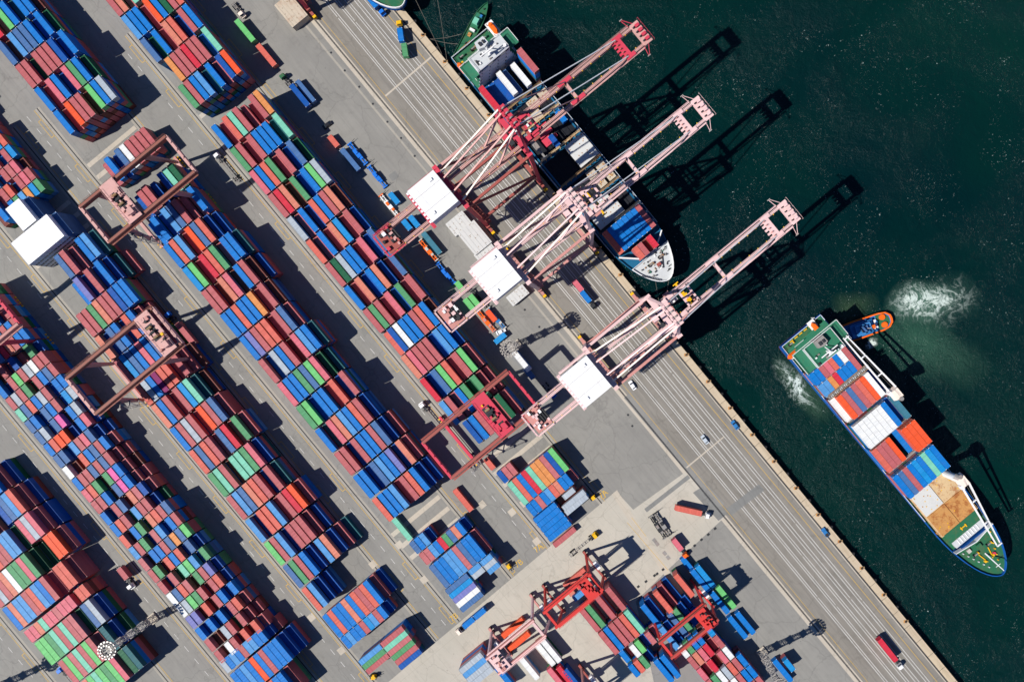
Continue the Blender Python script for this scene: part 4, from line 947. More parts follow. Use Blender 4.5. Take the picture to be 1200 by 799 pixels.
truck(1040.6, 762, r, 'white cabbed truck with a crimson box near the lower right quay', 'steel_white'); cont_on(1040.6, 762, 'H', r, L40, 'crimson container on the truck near the lower right quay')
r = ang(-.77, .64)
truck(555, 725, r, 'truck with two blue boxes on the concrete cross road', 'crane_cream'); cont_on(562, 719.2, 'B', r, L20, 'rear blue short container on the cross road truck'); cont_on(549, 730.0, 'B', r, L20, 'front blue short container on the cross road truck')
r = ang(.62, .78)
truck(144, 673, r, 'white cabbed truck with a rust box beside the corner block', 'steel_white', length=8.0); cont_on(143.5, 672, 'R', r, L20, 'rust red short container on the truck beside the corner block')
r = ROTN
r = ROTN + math.pi
truck(509, 492, r, 'empty white cabbed truck chassis under the red yard crane', 'steel_white')
truck(269, 200, r, 'empty white cabbed truck chassis beside the upper end of the quay side block', 'steel_white')
truck(339, 99, r, 'small green and blue tractor coupled to the violet blue container', 'deck_green', length=4.0)
truck(640, 453, ROTN, 'blue and white tractor in front of the cream container', 'machine_blue', length=5.0)
truck(212, 386, r, 'shaded truck between two long blocks with a rust box', 'machine_blue'); cont_on(217, 391, 'R', r, L40, 'rust red container on the shaded truck between two long blocks')
truck(82, 797, r, 'blue cabbed truck beside the green corner block', 'machine_blue', length=8)
r = ang(.77, -.64)
truck(680, 641, r, 'empty rusty truck chassis with yellow cab on the concrete cross road', 'yellow')
truck(276, 8, ROTN, 'cream tractor parked near the lime green container', 'crane_cream', length=5)

def car(u, v, rot, label, mat, pickup=False):
    p = W(u, v, 1.0); t = thing('parked_car', label, 'car', (p.x, p.y, 0), rot, 'cars on the quay')
    mb = MB()
    out = [(-.85, -2.2), (.85, -2.2), (.95, -1.6), (.95, 1.8), (.8, 2.25), (-.8, 2.25), (-.95, 1.8), (-.95, -1.6)]
    mb.prism(out, .3, .85, mat, None, [(x * .96, y * .98) for x, y in out])
    if pickup: mb.prism([(-.85, -1.3), (.85, -1.3), (.85, .4), (-.85, .4)], .85, 1.5, mat, None, [(-.7, -.8), (.7, -.8), (.7, .2), (-.7, .2)]); mb.box((0, 1.3, .87), (1.5, 1.5, .06), 'dark_steel')
    else: mb.prism([(-.85, -1.2), (.85, -1.2), (.85, 1.7), (-.85, 1.7)], .85, 1.42, mat, None, [(-.68, -.5), (.68, -.5), (.68, 1.1), (-.68, 1.1)])
    mb.build('body', t)
    mb = MB(); mb.quad((-.78, -1.12, .92), (.78, -1.12, .92), (.66, -.6, 1.38), (-.66, -.6, 1.38), 'glass_dark')
    if not pickup: mb.quad((.78, 1.66, .92), (-.78, 1.66, .92), (-.66, 1.2, 1.38), (.66, 1.2, 1.38), 'glass_dark')
    mb.build('windscreen', t)
    for s in (-1, 1):
        for yy in (-1.4, 1.4): mb = MB(); mb.cyl((s * .72, yy, .32), (s * .97, yy, .32), .32, 'tyre', 12); mb.build('wheel', t)
        mb = MB(); mb.box((s * .65, -2.18, .6), (.35, .08, .18), 'lamp_glass'); mb.build('headlight', t)
    return t
car(741, 451.5, ang(-.55, -.83), 'silver white car beside the lower pink crane foot', 'car_white')
car(826, 515, ang(-.6, -.8), 'silver blue car on the white lane lines', 'car_silver')
car(861.5, 498, ang(-.6, -.8), 'blue car close to the quay edge', 'car_blue')
car(967.5, 624, ang(-.6, -.8), 'pickup with a blue load near the quay edge', 'car_blue', True)
car(383, 146.5, ang(-.8, .6), 'black car at the edge of the shade on the quay road', 'car_black')
car(587, 388.5, ang(.9, -.4), 'pale car parked beside the azure short container', 'car_white')

def forklift(u, v, rot, label):
    p = W(u, v, 1.0); t = thing('forklift', label, 'forklift', (p.x, p.y, 0), rot, 'yellow lift trucks')
    mb = MB(); mb.box((0, .3, .9), (1.5, 2.6, .9), 'yellow'); mb.box((0, 1.4, 1.1), (1.5, .7, 1.0), 'dark_steel'); mb.build('body', t)
    mb = MB()
    for a in (-.6, .6):
        for b in (-.6, .8): mb.beam((a, b, 1.3), (a, b, 2.5), .08, .08, 'dark_steel')
    mb.box((0, .1, 2.55), (1.4, 1.6, .06), 'yellow'); mb.build('cab_roof', t)
    mb = MB()
    for a in (-.45, .45): mb.box((a, -1.3, 1.6), (.14, .2, 3.0), 'dark_steel'); mb.box((a, -2.0, .2), (.16, 1.3, .08), 'dark_steel')
    mb.build('mast', t)
    for s in (-1, 1):
        for yy in (-.7, 1.1): mb = MB(); mb.cyl((s * .55, yy, .4), (s * .85, yy, .4), .4, 'tyre', 12); mb.build('wheel', t)
    return t
forklift(596.5, 663, .6, 'yellow forklift beside the shaded end of the middle block')
forklift(438.5, 792, 1.6, 'yellow forklift below the crosswise boxes of the left block')
forklift(695.5, 582.5, 2.2, 'yellow forklift at the corner of the grey yard')

# ------------------------------------------------------------------ ships; x along the ship (stern 0), y across, z from the waterline
def ship_frame(u, v, z): 
    p = W(u, v, z + WZ); return Vector((p.x, p.y, WZ))
def outline(L, B, taper=0.25, sternw=0.97, n=12, blunt=0.12):
    hb = B / 2; pts = [(0, -hb * sternw), (2.5, -hb)]
    x0 = L * (1 - taper)
    right = []
    for k in range(n + 1):
        t = math.sin(k / n * math.pi / 2); x = x0 + (L - x0) * t; w = hb * (1 - t ** 2.3) ** 0.56 
        right.append((x, w))
    pts += [(x, -w) for x, w in right[:-1]] + [(L, 0)] + [(x, w) for x, w in reversed(right[:-1])] + [(2.5, hb), (0, hb * sternw)]
    return pts
def hull(t, L, B, zd, M, Mdeck, zf, xf, boot='hull_red'):
    top = outline(L, B); low = [(min(x, L - (x - L * .7) * .22 if x > L * .7 else x), y * (.94 if x < L * .7 else .80)) for x, y in top]
    low = [(x - (x - L * .7) * .16 if x > L * .7 else x + (1.0 if x < 1 else 0), y) for x, y in low]
    mb = MB(); n = len(top)
    vs = [(x, y, -2.5) for x, y in low] + [(x, y, .35) for x, y in low] + [(x, y, zd) for x, y in top]
    mb.add(vs, [(k, (k + 1) % n, n + (k + 1) % n, n + k) for k in range(n)], boot)
    mb.add(vs, [(n + k, n + (k + 1) % n, 2 * n + (k + 1) % n, 2 * n + k) for k in range(n)], M)
    mb.build('hull', t)
    mb = MB(); mb.add([(x, y, zd) for x, y in top], [tuple(range(n))], Mdeck); mb.build('main_deck', t)
    mb = MB(); mb.ring(top, zd, zd + 1.1, .35, M); mb.build('bulwark', t)
    fc = [(x, y) for x, y in top if x >= xf - .1]
    # forecastle
    w = [abs(y) for x, y in top if x <= xf][-1] if False else None
    def half(x):
        best = 0
        for a, b in zip(top, top[1:]):
            if a[1] <= 0 and b[1] <= 0 and a[0] <= x <= b[0] and b[0] > a[0]:
                best = abs(a[1] + (b[1] - a[1]) * (x - a[0]) / (b[0] - a[0]))
        return best
    hw = half(xf); poly = [(xf, -hw)] + [(x, y) for x, y in top if x > xf] + [(xf, hw)]
    return poly, half

def railing(mb, pts, z, mat='steel_white', h=1.1, step=2.5):
    for a, b in zip(pts, pts[1:]):
        a = Vector((a[0], a[1], z)); b = Vector((b[0], b[1], z)); mb.beam(a + Vector((0, 0, h)), b + Vector((0, 0, h)), .14, .1, mat); mb.beam(a + Vector((0, 0, h / 2)), b + Vector((0, 0, h / 2)), .06, .06, mat)
        n = max(1, int((b - a).length / step))
        for k in range(n + 1): q = a.lerp(b, k / n); mb.beam(q, q + Vector((0, 0, h)), .07, .07, mat)

def winch(mb, x, y, z, M='yellow'):
    mb.box((x, y, z + .25), (1.2, 2.4, .3), 'deck_green' if M == 'yellow' else M); mb.cyl((x, y - 1.0, z + .9), (x, y + 1.0, z + .9), .35, 'mid_steel', 10); mb.box((x, y + 1.3, z + .7), (.9, .5, 1.0), M); mb.cyl((x, y - 1.2, z + .9), (x, y - 1.05, z + .9), .75, 'dark_steel', 10)
def wpart(t, x, y, z, M='yellow'):
    mb = MB(); winch(mb, x, y, z, M); mb.build('winch', t)
def lifeboat(t, x, y, z, rot, label=None):
    mb = MB(); p = [(-3.3, 0), (-2.4, -1.1), (2.0, -1.15), (3.3, 0), (2.0, 1.15), (-2.4, 1.1)]
    ca, sa = math.cos(rot), math.sin(rot); P = [(x + a * ca - b * sa, y + a * sa + b * ca) for a, b in p]; Q = [(x + a * .8 * ca - b * .6 * sa, y + a * .8 * sa + b * .6 * ca) for a, b in p]
    mb.prism([(x + a * .85 * ca - b * .7 * sa, y + a * .85 * sa + b * .7 * ca) for a, b in p], z, z + .8, 'orange_paint', None, P); mb.prism(P, z + .8, z + 2.0, 'orange_paint', None, Q)
    mb.box((x - 1.6 * ca, y - 1.6 * sa, z + 2.2), (1.0, 1.0, .6), 'orange_paint', rot); mb.build('lifeboat', t)
def deckhouse(t, x0, x1, B, zd, Mroof, Mwall, Mdeck, levels=5, wing=True, step=.25):
    """accommodation block: terraced decks, bridge with wings, funnel, mast"""
    z = zd
    for k in range(levels):
        xa = x0 + step * k; w = B - 3.0 - k * 1.3; h = 2.7
        if k == levels - 1: w = B - 8
        mb = MB(); mb.box(((xa + x1) / 2, 0, z + h / 2), (x1 - xa, w, h), Mwall)
        n = int(w / 2.2)
        for j in range(0, n, 2): mb.box((x1 + .03, -w / 2 + 1.1 + j * 2.2, z + 1.6), (.06, .7, .6), 'glass_dark')
        mb.build('house_tier', t)
        mb = MB(); ov = B + 1.6 if (wing and k == levels - 2) else w + 1.6
        mb.box(((xa + x1) / 2 - .3, 0, z + h + .06), (x1 - xa + (.6 if k < levels - 1 else 0), ov if k < levels - 1 else w, .14), Mdeck if k < levels - 1 else Mroof); mb.build('deck', t)
        if k < levels - (2 if step < .5 else 4): z += h; continue
        mb = MB(); hw = (ov if k < levels - 1 else w) / 2; railing(mb, [(xa - .5, -hw), (x1 - .3, -hw)], z + h + .1); railing(mb, [(xa - .5, hw), (x1 - .3, hw)], z + h + .1); railing(mb, [(xa - .5, -hw), (xa - .5, hw)], z + h + .1); mb.build('railing', t)
        z += h
    mb = MB(); w = B - 8; mb.box((x1 + .03, 0, z - 1.2), (.1, w - .8, 1.0), 'glass_dark'); mb.build('bridge_window', t)
    # funnel, mast, radar
    mb = MB(); xf = x0 + 2.6; mb.prism([(xf - 2, -2.2), (xf + 1.2, -2.4), (xf + 2, 0), (xf + 1.2, 2.4), (xf - 2, 2.2)], z - 2.7, z + 2.8, Mroof if Mroof != 'deck_teal' else 'mid_steel'); mb.box((xf, -.8, z + 3.1), (1.6, 1.0, .8), 'dark_steel'); mb.box((xf, .9, z + 3.1), (1.4, .8, .8), 'dark_steel'); mb.build('funnel', t)
    mb = MB(); xm = (x0 + x1) / 2 + 2.0
    mb.beam((xm, 0, z), (xm, 0, z + 7), .7, .7, 'steel_white', .3, .3); mb.beam((xm, -4.2, z + 3.6), (xm, 4.2, z + 3.6), .45, .3, 'steel_white'); mb.beam((xm + .8, -2.0, z + 5.4), (xm + .8, 2.0, z + 5.4), .5, .3, 'steel_white')
    mb.beam((xm - 2.2, 0, z + 2), (xm, 0, z + 5), .3, .3, 'steel_white'); mb.box((xm + .8, 0, z + 3.1), (1.6, 1.4, .3), 'steel_white'); mb.build('radar_mast', t)
    mb = MB(); rr = random.Random(int(x1 * 9))
    for k in range(9): mb.box((rr.uniform(x0 + 5, x1 - 1), rr.uniform(-w / 2 + 1, w / 2 - 1), z + .4), (rr.uniform(.3, 1.2), rr.uniform(.3, 1.2), .7), rr.choice(('steel_white', 'mid_steel', 'dark_steel')))
    mb.cyl((x1 - 1.2, w / 2 - 1.2, z), (x1 - 1.2, w / 2 - 1.2, z + 1.4), .7, 'steel_white', 12); mb.build('roof_gear', t)
    return z

def bridge_gantry(mb, x, y0, y1, z, M='gantry_rust', w=1.2):
    """lashing bridge across the ship"""
    mb.box((x, (y0 + y1) / 2, z), (w, y1 - y0, .12), M)
    for s in (-1, 1):
        mb.beam((x + s * w / 2, y0, z + 1.0), (x + s * w / 2, y1, z + 1.0), .08, .08, M)
    n = int((y1 - y0) / 2.5)
    for k in range(n + 1):
        y = y0 + (y1 - y0) * k / n
        mb.beam((x, y, 6.2), (x, y, z), .35, .35, M)
        for s in (-1, 1): mb.beam((x + s * w / 2, y, z), (x + s * w / 2, y, z + 1.0), .08, .08, M)
def on_ship(F, x, y, z, code, L, rot=ROTD - math.pi / 2, tiers=1, desc=None):
    """stack whose lowest box stands at height z above the waterline"""
    c, s = math.cos(ROTD), math.sin(ROTD); p = Vector((F.x + x * c - y * s, F.y + x * s + y * c, 0))
    column(code, L, p, rot, tiers, WZ + z, desc, True)
def ship_bay(F, name, i, x0, y0, codes, L, base, tiers, pitch=2.5):
    for k, ch in enumerate(codes):
        if ch == '.': continue
        tt = tiers[k] if isinstance(tiers, (list, tuple)) else tiers
        if tt > 0: on_ship(F, x0 + L / 2, y0 + (k + .5) * pitch, base, ch, L, ROTD - math.pi / 2, tt, (name, i, k))

def hatch_panel(t, x0, x1, y0, y1, z, mat, seed=0, studs='yellow', name='hatch_cover'):
    mb = MB(); mb.box(((x0 + x1) / 2, (y0 + y1) / 2, z), (x1 - x0 - .12, y1 - y0 - .12, .8), mat)
    rr = random.Random(seed)
    for k in range(4): mb.box((x0 + (k + .5) * (x1 - x0) / 4, (y0 + y1) / 2, z + .42), (.14, y1 - y0 - .5, .05), mat)
    for k in range(12): mb.box((rr.uniform(x0 + .6, x1 - .6), rr.uniform(y0 + .6, y1 - .6), z + .46), (.4, .4, .12), rr.choice((studs, 'hatch_rust')))
    mb.build(name, t)

# --- the ship that is leaving, two white deck cranes
F2 = ship_frame(934, 386.8, 3.0); L2, B2 = 136.0, 22.6
t2 = thing('container_ship', 'blue hulled container ship under way with two white deck cranes', 'ship', F2, ROTD)
poly, half = hull(t2, L2, B2, 7.0, 'ship_blue', 'deck_green', 9.5, 116)
mb = MB(); mb.prism(poly, 7.0, 9.2, 'deck_green', 'ship_blue'); mb.build('forecastle', t2)
mb = MB(); mb.ring(poly[1:-1] if False else poly, 9.2, 10.3, .35, 'ship_blue'); mb.build('forecastle_bulwark', t2)
mb = MB()
for k in (-1, 1): wpart(t2, 122, k * 3.6, 9.2); mb.cyl((127, k * 2.2, 9.2), (127, k * 2.2, 10.1), .5, 'yellow', 10); mb.beam((123, k * 2.6, 9.6), (128, k * 1.4, 9.5), .35, .3, 'yellow')
for k in range(6): mb.cyl((118.5 + k * 2.3, -7.5 + k * 1.0, 9.2), (118.5 + k * 2.3, -7.5 + k * 1.0, 9.9), .3, 'deck_grey', 8); mb.cyl((118.5 + k * 2.3, 7.5 - k * 1.0, 9.2), (118.5 + k * 2.3, 7.5 - k * 1.0, 9.9), .3, 'yellow', 8)
mb.box((120, 0, 9.8), (2.0, 2.0, 1.1), 'deck_green'); mb.box((119, -4.8, 9.7), (1.6, 1.6, .9), 'galvanised')
tag(mb.build('deck_fittings', t2), kind='stuff')
mb = MB(); mb.beam((124.5, 0, 9.2), (131, 0, 16), .5, .5, 'steel_white', .3, .3); mb.beam((129, -1.2, 14), (129, 1.2, 14), .2, .2, 'steel_white'); mb.cyl((126.8, 3.0, 9.2), (126.8, 3.0, 9.9), .7, 'crane_red', 10); mb.build('foremast', t2)
mb = MB(); pts = [(115.6, -half(116) + .2), (117.2, 0), (115.6, half(116) - .2)]
for a, b in zip(pts, pts[1:]): mb.beam((a[0], a[1], 10.2), (b[0], b[1], 10.2), .3, 2.2, 'steel_white')
mb.build('breakwater', t2)
mb = MB(); mb.box((113.6, 0, 8.0), (3.4, 16, 2.0), 'deck_grey')
for k in range(8): mb.box((113.6, -5.6 + k * 1.5, 9.1), (2.6, .35, .25), 'steel_white')
mb.build('stores_house', t2)
hatch_panel(t2, 85.5, 96.2, -9.6, -.1, 9.2, 'hatch_grey', 1); hatch_panel(t2, 85.5, 96.2, .1, 9.6, 9.2, 'hatch_tan', 2)
hatch_panel(t2, 96.6, 107.2, -9.6, -.1, 9.2, 'hatch_rust', 3); hatch_panel(t2, 96.6, 107.2, .1, 9.6, 9.2, 'hatch_rust', 4)
mb = MB(); mb.box((96.4, 0, 8.2), (22.4, 20, 2.0), 'hatch_tan'); mb.build('hatch_coaming', t2)
mb = MB(); mb.box((109.6, 0, 8.6), (4.6, 17.5, 1.8), 'deck_green'); mb.beam((109.5, -1.6, 9.6), (109.5, 1.6, 9.6), .4, .3, 'yellow'); mb.box((109.5, -1.2, 9.8), (1.5, .4, .2), 'yellow'); mb.box((109.5, 1.2, 9.8), (1.5, .4, .2), 'yellow'); mb.build('small_hatch', t2)
ztop = deckhouse(t2, 3.5, 14.2, B2 - .5, 7.0, 'deck_teal', 'deck_grey', 'deck_teal', 5)
mb = MB(); railing(mb, [(14, -B2 / 2 + .3), (.3, -B2 / 2 + .5), (.3, B2 / 2 - .5), (14, B2 / 2 - .3)], 7.4); winch(mb, 2.0, -7, 7.0); winch(mb, 2.0, 5.5, 7.0)
for k in range(5): mb.box((1.2, -6 + k * 2.6, 7.6), (.4, 1.6, .5), 'yellow')
mb.build('stern_gear', t2)
lifeboat(t2, 3.2, 5.2, 9.5, 0.0); lifeboat(t2, 4.6, -10.0, 13.2, math.pi / 2)
mb = MB(); mb.box((3.2, 5.2, 9.3), (8.2, 3.4, .3), 'steel_white'); mb.beam((-1, 7.2, 7), (-1, 7.2, 11), .3, .3, 'steel_white'); mb.beam((4, 7.2, 7), (4, 7.2, 11), .3, .3, 'steel_white'); mb.beam((6.0, -11.5, 12), (8.0, -8, 14.5), .35, .35, 'steel_white'); mb.box((5.6, 0, 15), (2.2, 14, .2), 'steel_white'); mb.box((4.2, -5, 12), (2.4, 5, .2), 'deck_grey'); mb.build('davit', t2)
mb = MB()
for k in range(17): mb.box((16 + k * 5.6, -B2 / 2 + .8, 7.3), (1.2, .7, .6), 'hatch_rust' if k % 4 == 0 else 'deck_green')
railing(mb, [(15, -B2 / 2 + .2), (98, -B2 / 2 + .2)], 7.6); railing(mb, [(15, B2 / 2 - .2), (98, B2 / 2 - .2)], 7.6); mb.build('side_railing', t2)
mb = MB()
for x, z in ((28.2, 17), (41.6, 16), (55.6, 16.5), (69.4, 15)): bridge_gantry(mb, x - .2, -10.6, 10.8, z - 1.5, 'mid_steel'); mb.build('lashing_bridge', t2); mb = MB()
mb = MB(); 
for k in range(26): mb.box((28.1 + .35 * (k % 2), -10.2 + k * .8, 15.9), (.9, .35, .12), 'deck_grey' if k % 3 else 'mid_steel')
for x_ in (27.0, 28.9): mb.beam((x_, -10.5, 16.0), (x_, 10.5, 16.0), .28, .3, 'gantry_rust')
mb.build('lashing_bridge', t2)
ship_bay(F2, 'leaving', 0, 15.3, -11.2, 'BBRPCBW', L20, 7.6, 3, 2.48); ship_bay(F2, 'leaving', 1, 21.5, -11.2, 'LLOHBBB', L20, 7.6, 3, 2.48); ship_bay(F2, 'leaving', 2, 15.4, -11.2 + 7 * 2.48, 'R', L40, 7.6, 3, 2.48)
ship_bay(F2, 'leaving', 3, 29.3, -11.2, 'WVRSRCVWn'.replace('n', 'N'), L40, 7.6, [3, 4, 4, 4, 4, 4, 4, 4, 2], 2.45)
ship_bay(F2, 'leaving', 4, 43.2, -11.2, 'WWYWWWBNU'.replace('Y', 'W'), L40, 7.6, [4, 4, 4, 4, 4, 4, 4, 3, 4], 2.45)
ship_bay(F2, 'leaving', 5, 57.0, -11.2, 'CRRV.BVVV', L40, 7.6, [3, 3, 3, 3, 0, 2, 4, 4, 4], 2.45)
ship_bay(F2, 'leaving', 6, 71.2, -11.2, 'BSRBQBMQB', L40, 7.6, 3, 2.45)
def deck_crane(t, x, y, zb, direction, ln=30, yt=None):
    yt = y if yt is None else yt
    c = MB(); c.cyl((x, y, 7), (x, y, 21), 1.5, 'steel_white', 14); c.box((x, y, 22.5), (5.0, 4.0, 3.2), 'crane_cream', 0, .8); c.cyl((x - direction * 2.5, y, 21.5), (x - direction * 2.5, y, 24.5), .9, 'mid_steel', 12); c.box((x + direction * 1.6, y - 2.0, 23), (1.8, 1.2, 2.0), 'steel_white'); c.build('crane_house', t)
    c = MB()
    for s in (-1, 1): c.beam((x + direction * 2.2, y + s * 1.7, 22.5), (x + direction * ln, yt + s * .8, 21.0), .6, .9, 'steel_white', .4, .6)
    for k in (10, 20, ln - .5):
        yk = y + (yt - y) * k / ln; c.beam((x + direction * k, yk - 1.2, 21.9), (x + direction * k, yk + 1.2, 21.9), .5, .5, 'steel_white')
    c.build('jib', t)
    c = MB(); c.beam((x + direction * ln, yt, 21), (x + direction * ln, yt, 15), .08, .08, 'rope'); c.beam((x - direction * 1, y, 25), (x + direction * ln, yt, 21.5), .08, .08, 'rope'); c.build('hoist_rope', t)
deck_crane(t2, 42.0, 10.4, 7, -1, 31, 9.4); deck_crane(t2, 87.0, 8.6, 7, 1, 31, 3.9)

# --- the moored ship
F1 = ship_frame(555, 52.4, 3.0); L1, B1 = 134.5, 24.4
t1 = thing('container_ship', 'moored container ship with open holds and white bow beneath two quay cranes', 'ship', F1, ROTD)
poly, half = hull(t1, L1, B1, 6.5, 'ship_teal', 'ship_teal', 9, 121)
mb = MB(); mb.prism(poly, 6.5, 9.0, 'deck_grey', 'ship_teal'); mb.build('forecastle', t1)
mb = MB(); rr = random.Random(8)
for k in range(26):
    x_ = rr.uniform(121.5, 129); w_ = max(1.0, half(x_) - 1.6); mb.box((x_, rr.uniform(-w_, w_), 9.25), (rr.uniform(.3, 1.2), rr.uniform(.3, 1.0), .5), rr.choice(('mid_steel', 'dark_steel', 'steel_white', 'gantry_rust', 'deck_teal')))
tag(mb.build('foredeck_fittings', t1), kind='stuff')
mb = MB(); mb.ring(poly, 9.0, 10.0, .35, 'steel_white')
for k in range(12): mb.box((126.0 + k * .55, -8.2 + k * .42, 10.1), (.5, .45, .25), 'dark_steel')
mb.build('forecastle_bulwark', t1)
mb = MB(); wpart(t1, 124.5, 3.2, 9, 'gantry_rust'); wpart(t1, 124.5, -2.2, 9, 'gantry_rust'); mb.box((126.5, 0.6, 9.7), (1.4, 1.8, 1.2), 'crane_brick')
for k in range(7): mb.cyl((122.5 + k * 1.4, (-1) ** k * (7.4 - k * .8), 9), (122.5 + k * 1.4, (-1) ** k * (7.4 - k * .8), 9.9), .32, 'dark_steel', 8)
mb.beam((123, 5.2, 9.3), (129, 1.2, 9.3), .4, .3, 'dark_steel'); mb.beam((130, 3.2, 9.2), (130, 4.8, 9.2), .3, .2, 'dark_steel'); mb.beam((131.2, 1.6, 9.2), (131.2, 3.6, 9.2), .3, .2, 'dark_steel'); tag(mb.build('deck_fittings', t1), kind='stuff')
mb = MB(); pts = [(113.5, -11), (120.4, -3.5), (120.4, 4), (116.0, 10.6)]
for a, b in zip(pts, pts[1:]): mb.beam((a[0], a[1], 10.0), (b[0], b[1], 10.0), .5, 3.0, 'steel_white')
mb.build('breakwater', t1)
zt1 = deckhouse(t1, 8.5, 18.3, B1, 6.5, 'deck_grey', 'house_lilac', 'deck_teal', 6, step=.75)
mb = MB(); mb.box((3.5, 0, 6.6), (6.8, B1 - 1, .12), 'deck_green'); winch(mb, 2.6, -8, 6.7, 'deck_green'); winch(mb, 2.6, 4.5, 6.7, 'deck_green'); winch(mb, 3.0, -2, 6.7, 'gantry_rust')
railing(mb, [(16, -B1 / 2 + .3), (.3, -B1 / 2 + .6), (.3, B1 / 2 - .6), (16, B1 / 2 - .3)], 7.0); mb.box((5.4, -9.4, 8.0), (.9, .9, 2.4), 'yellow'); mb.build('stern_deck', t1)
lifeboat(t1, 4.4, 9.6, 12.5, math.pi / 2 * 0); lifeboat(t1, 8.0, -11.2, 9.5, 0)
mb = MB(); mb.box((4.2, 9.6, 12.2), (7.6, 3.6, .3), 'steel_white'); mb.beam((1.4, 8.2, 6.5), (1.4, 8.2, 14.5), .3, .3, 'steel_white'); mb.beam((7, 8.2, 6.5), (7, 8.2, 14.5), .3, .3, 'steel_white'); mb.build('davit', t1)
# coamings and holds
mb = MB()
mb.box((66, -B1 / 2 + 1.5, 7.3), (92, .6, 1.8), 'ship_teal'); mb.box((66, B1 / 2 - 1.5, 7.3), (92, .6, 1.8), 'ship_teal')
railing(mb, [(20, B1 / 2 - .3), (112, B1 / 2 - .3)], 6.9); railing(mb, [(20, -B1 / 2 + .3), (112, -B1 / 2 + .3)], 6.9)
for k in range(20): mb.box((21 + k * 4.7, B1 / 2 - .8, 7.2), (1.2, .5, .8), 'deck_grey'); mb.box((21 + k * 4.7, -B1 / 2 + .8, 7.0), (.8, .5, .6), 'deck_teal')
mb.build('hatch_coaming', t1)
mb = MB()
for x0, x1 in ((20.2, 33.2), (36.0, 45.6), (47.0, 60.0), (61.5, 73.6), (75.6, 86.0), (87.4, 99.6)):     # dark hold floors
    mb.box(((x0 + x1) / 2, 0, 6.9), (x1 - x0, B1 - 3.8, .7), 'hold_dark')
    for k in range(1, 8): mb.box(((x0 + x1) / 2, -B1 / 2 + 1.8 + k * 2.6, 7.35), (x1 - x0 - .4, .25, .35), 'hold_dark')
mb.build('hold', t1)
for x, M in ((34.3, 'gantry_rust'), (46.3, 'hatch_tan'), (60.7, 'hatch_tan'), (74.5, 'gantry_rust'), (86.7, 'gantry_rust'), (100.3, 'dark_steel')):
    mb = MB(); bridge_gantry(mb, x, -10.9, 10.9, 11.5, M, .75); mb.build('lashing_bridge', t1)
for i, (x0, x1, y0, y1, M) in enumerate([(36.3, 40.8, .5, 5.8, 'hatch_beige'), (36.3, 40.8, 6.8, 11.2, 'hatch_beige'), (41.0, 45.5, -4.2, 3.2, 'hatch_beige'), (76, 80, 1.0, 5.2, 'hatch_beige'), (76, 80.5, 6.2, 10.5, 'hatch_beige'), (81.5, 85.5, 2.2, 6.0, 'hatch_beige'), (81.5, 85.5, 7.2, 10.8, 'hatch_beige'),
                                      (61.8, 73.4, 1.0, 11.0, 'hatch_grey'), (88.0, 93.6, -9.5, 2.6, 'hatch_grey'), (93.8, 99.4, -9.5, 4.0, 'hatch_grey')]):
    hatch_panel(t1, x0, x1, y0, y1, 8.6 + (1.6 if i > 6 else 0), M, 20 + i, 'hatch_rust')
mb = MB()
for k in range(3): mb.box((48.5 + k * 3.2, -1.5 + k * .6, 7.9), (1.6, 7.5 - k, .8), 'crane_red')
mb.box((50, 1.5, 7.8), (.5, 9, .5), 'deck_grey'); mb.box((54.8, -2.5, 7.6), (3.6, 4.0, 1.0), 'crane_red'); mb.build('cell_guide', t1)
ship_bay(F1, 'moored', 0, 20.6, -11.9, 'H...WI.W.R'.replace('I', '.'), L40, 7.4, [3, 0, 0, 0, 3, 0, 0, 2, 0, 5], 2.42)
ship_bay(F1, 'moored', 0, 20.6, -11.9, '.NNN.S.', L40, 7.4, [0, 1, 1, 1, 0, 2, 0], 2.42)
ship_bay(F1, 'moored', 1, 47.6, 7.4, 'B', L20, 7.4, 1, 2.5); ship_bay(F1, 'moored', 1, 53.9, -1.6, 'N', L20, 7.4, 1, 2.5)
ship_bay(F1, 'moored', 2, 101.2, -10.4, 'CBBBBBBR', L40, 7.4, 3, 2.5)
ship_bay(F1, 'moored', 3, 114.4, -4.8, 'CRAH', L20, 7.4, [3, 3, 2, 3], 2.5)
t0 = None
# --- the next ship at the top edge
F0 = ship_frame(263.0, -243.0, 3.0)
tq = thing('container_ship', 'ship with green foredeck and blue hull cut off by the top edge', 'ship', F0, ROTD)
poly, half = hull(tq, 126.0, 22, 7.0, 'ship_blue', 'deck_green', 9, 104)
mb = MB(); mb.prism(poly, 7.0, 9.0, 'deck_green', 'ship_blue'); mb.ring(poly, 9.0, 10.0, .35, 'steel_white'); winch(mb, 112, 2, 9); winch(mb, 112, -3, 9)
mb.cyl((118, 0, 9), (118, 0, 10), .5, 'yellow', 8); mb.build('forecastle', tq)

# --- tug boat
FT = ship_frame(1016, 382.5, 2.0); RT = math.atan2(160, 460)
tt = thing('tug_boat', 'orange and blue tug boat pushing behind the leaving ship', 'tug boat', FT, RT); tt.scale = (.9, .88, .9)
o = [(-12.5, -3.2), (-11.3, -4.6), (-6, -4.9), (7, -4.7), (10.5, -4.0), (12.6, -2.0), (12.9, 0), (12.6, 2.0), (10.5, 4.0), (7, 4.7), (-6, 4.9), (-11.3, 4.6), (-12.5, 3.2)]
mb = MB(); lo = [(x * .93, y * .86) for x, y in o]; mb.prism(lo, -1.5, 2.0, 'ship_blue', 'hull_red', o); mb.build('hull', tt)
mb = MB(); mb.ring(o, 1.7, 3.0, .75, 'orange_paint'); mb.build('fender_rail', tt)
mb = MB(); mb.add([(x * .95, y * .92, 2.05) for x, y in o], [tuple(range(13))], 'car_blue'); mb.build('main_deck', tt)
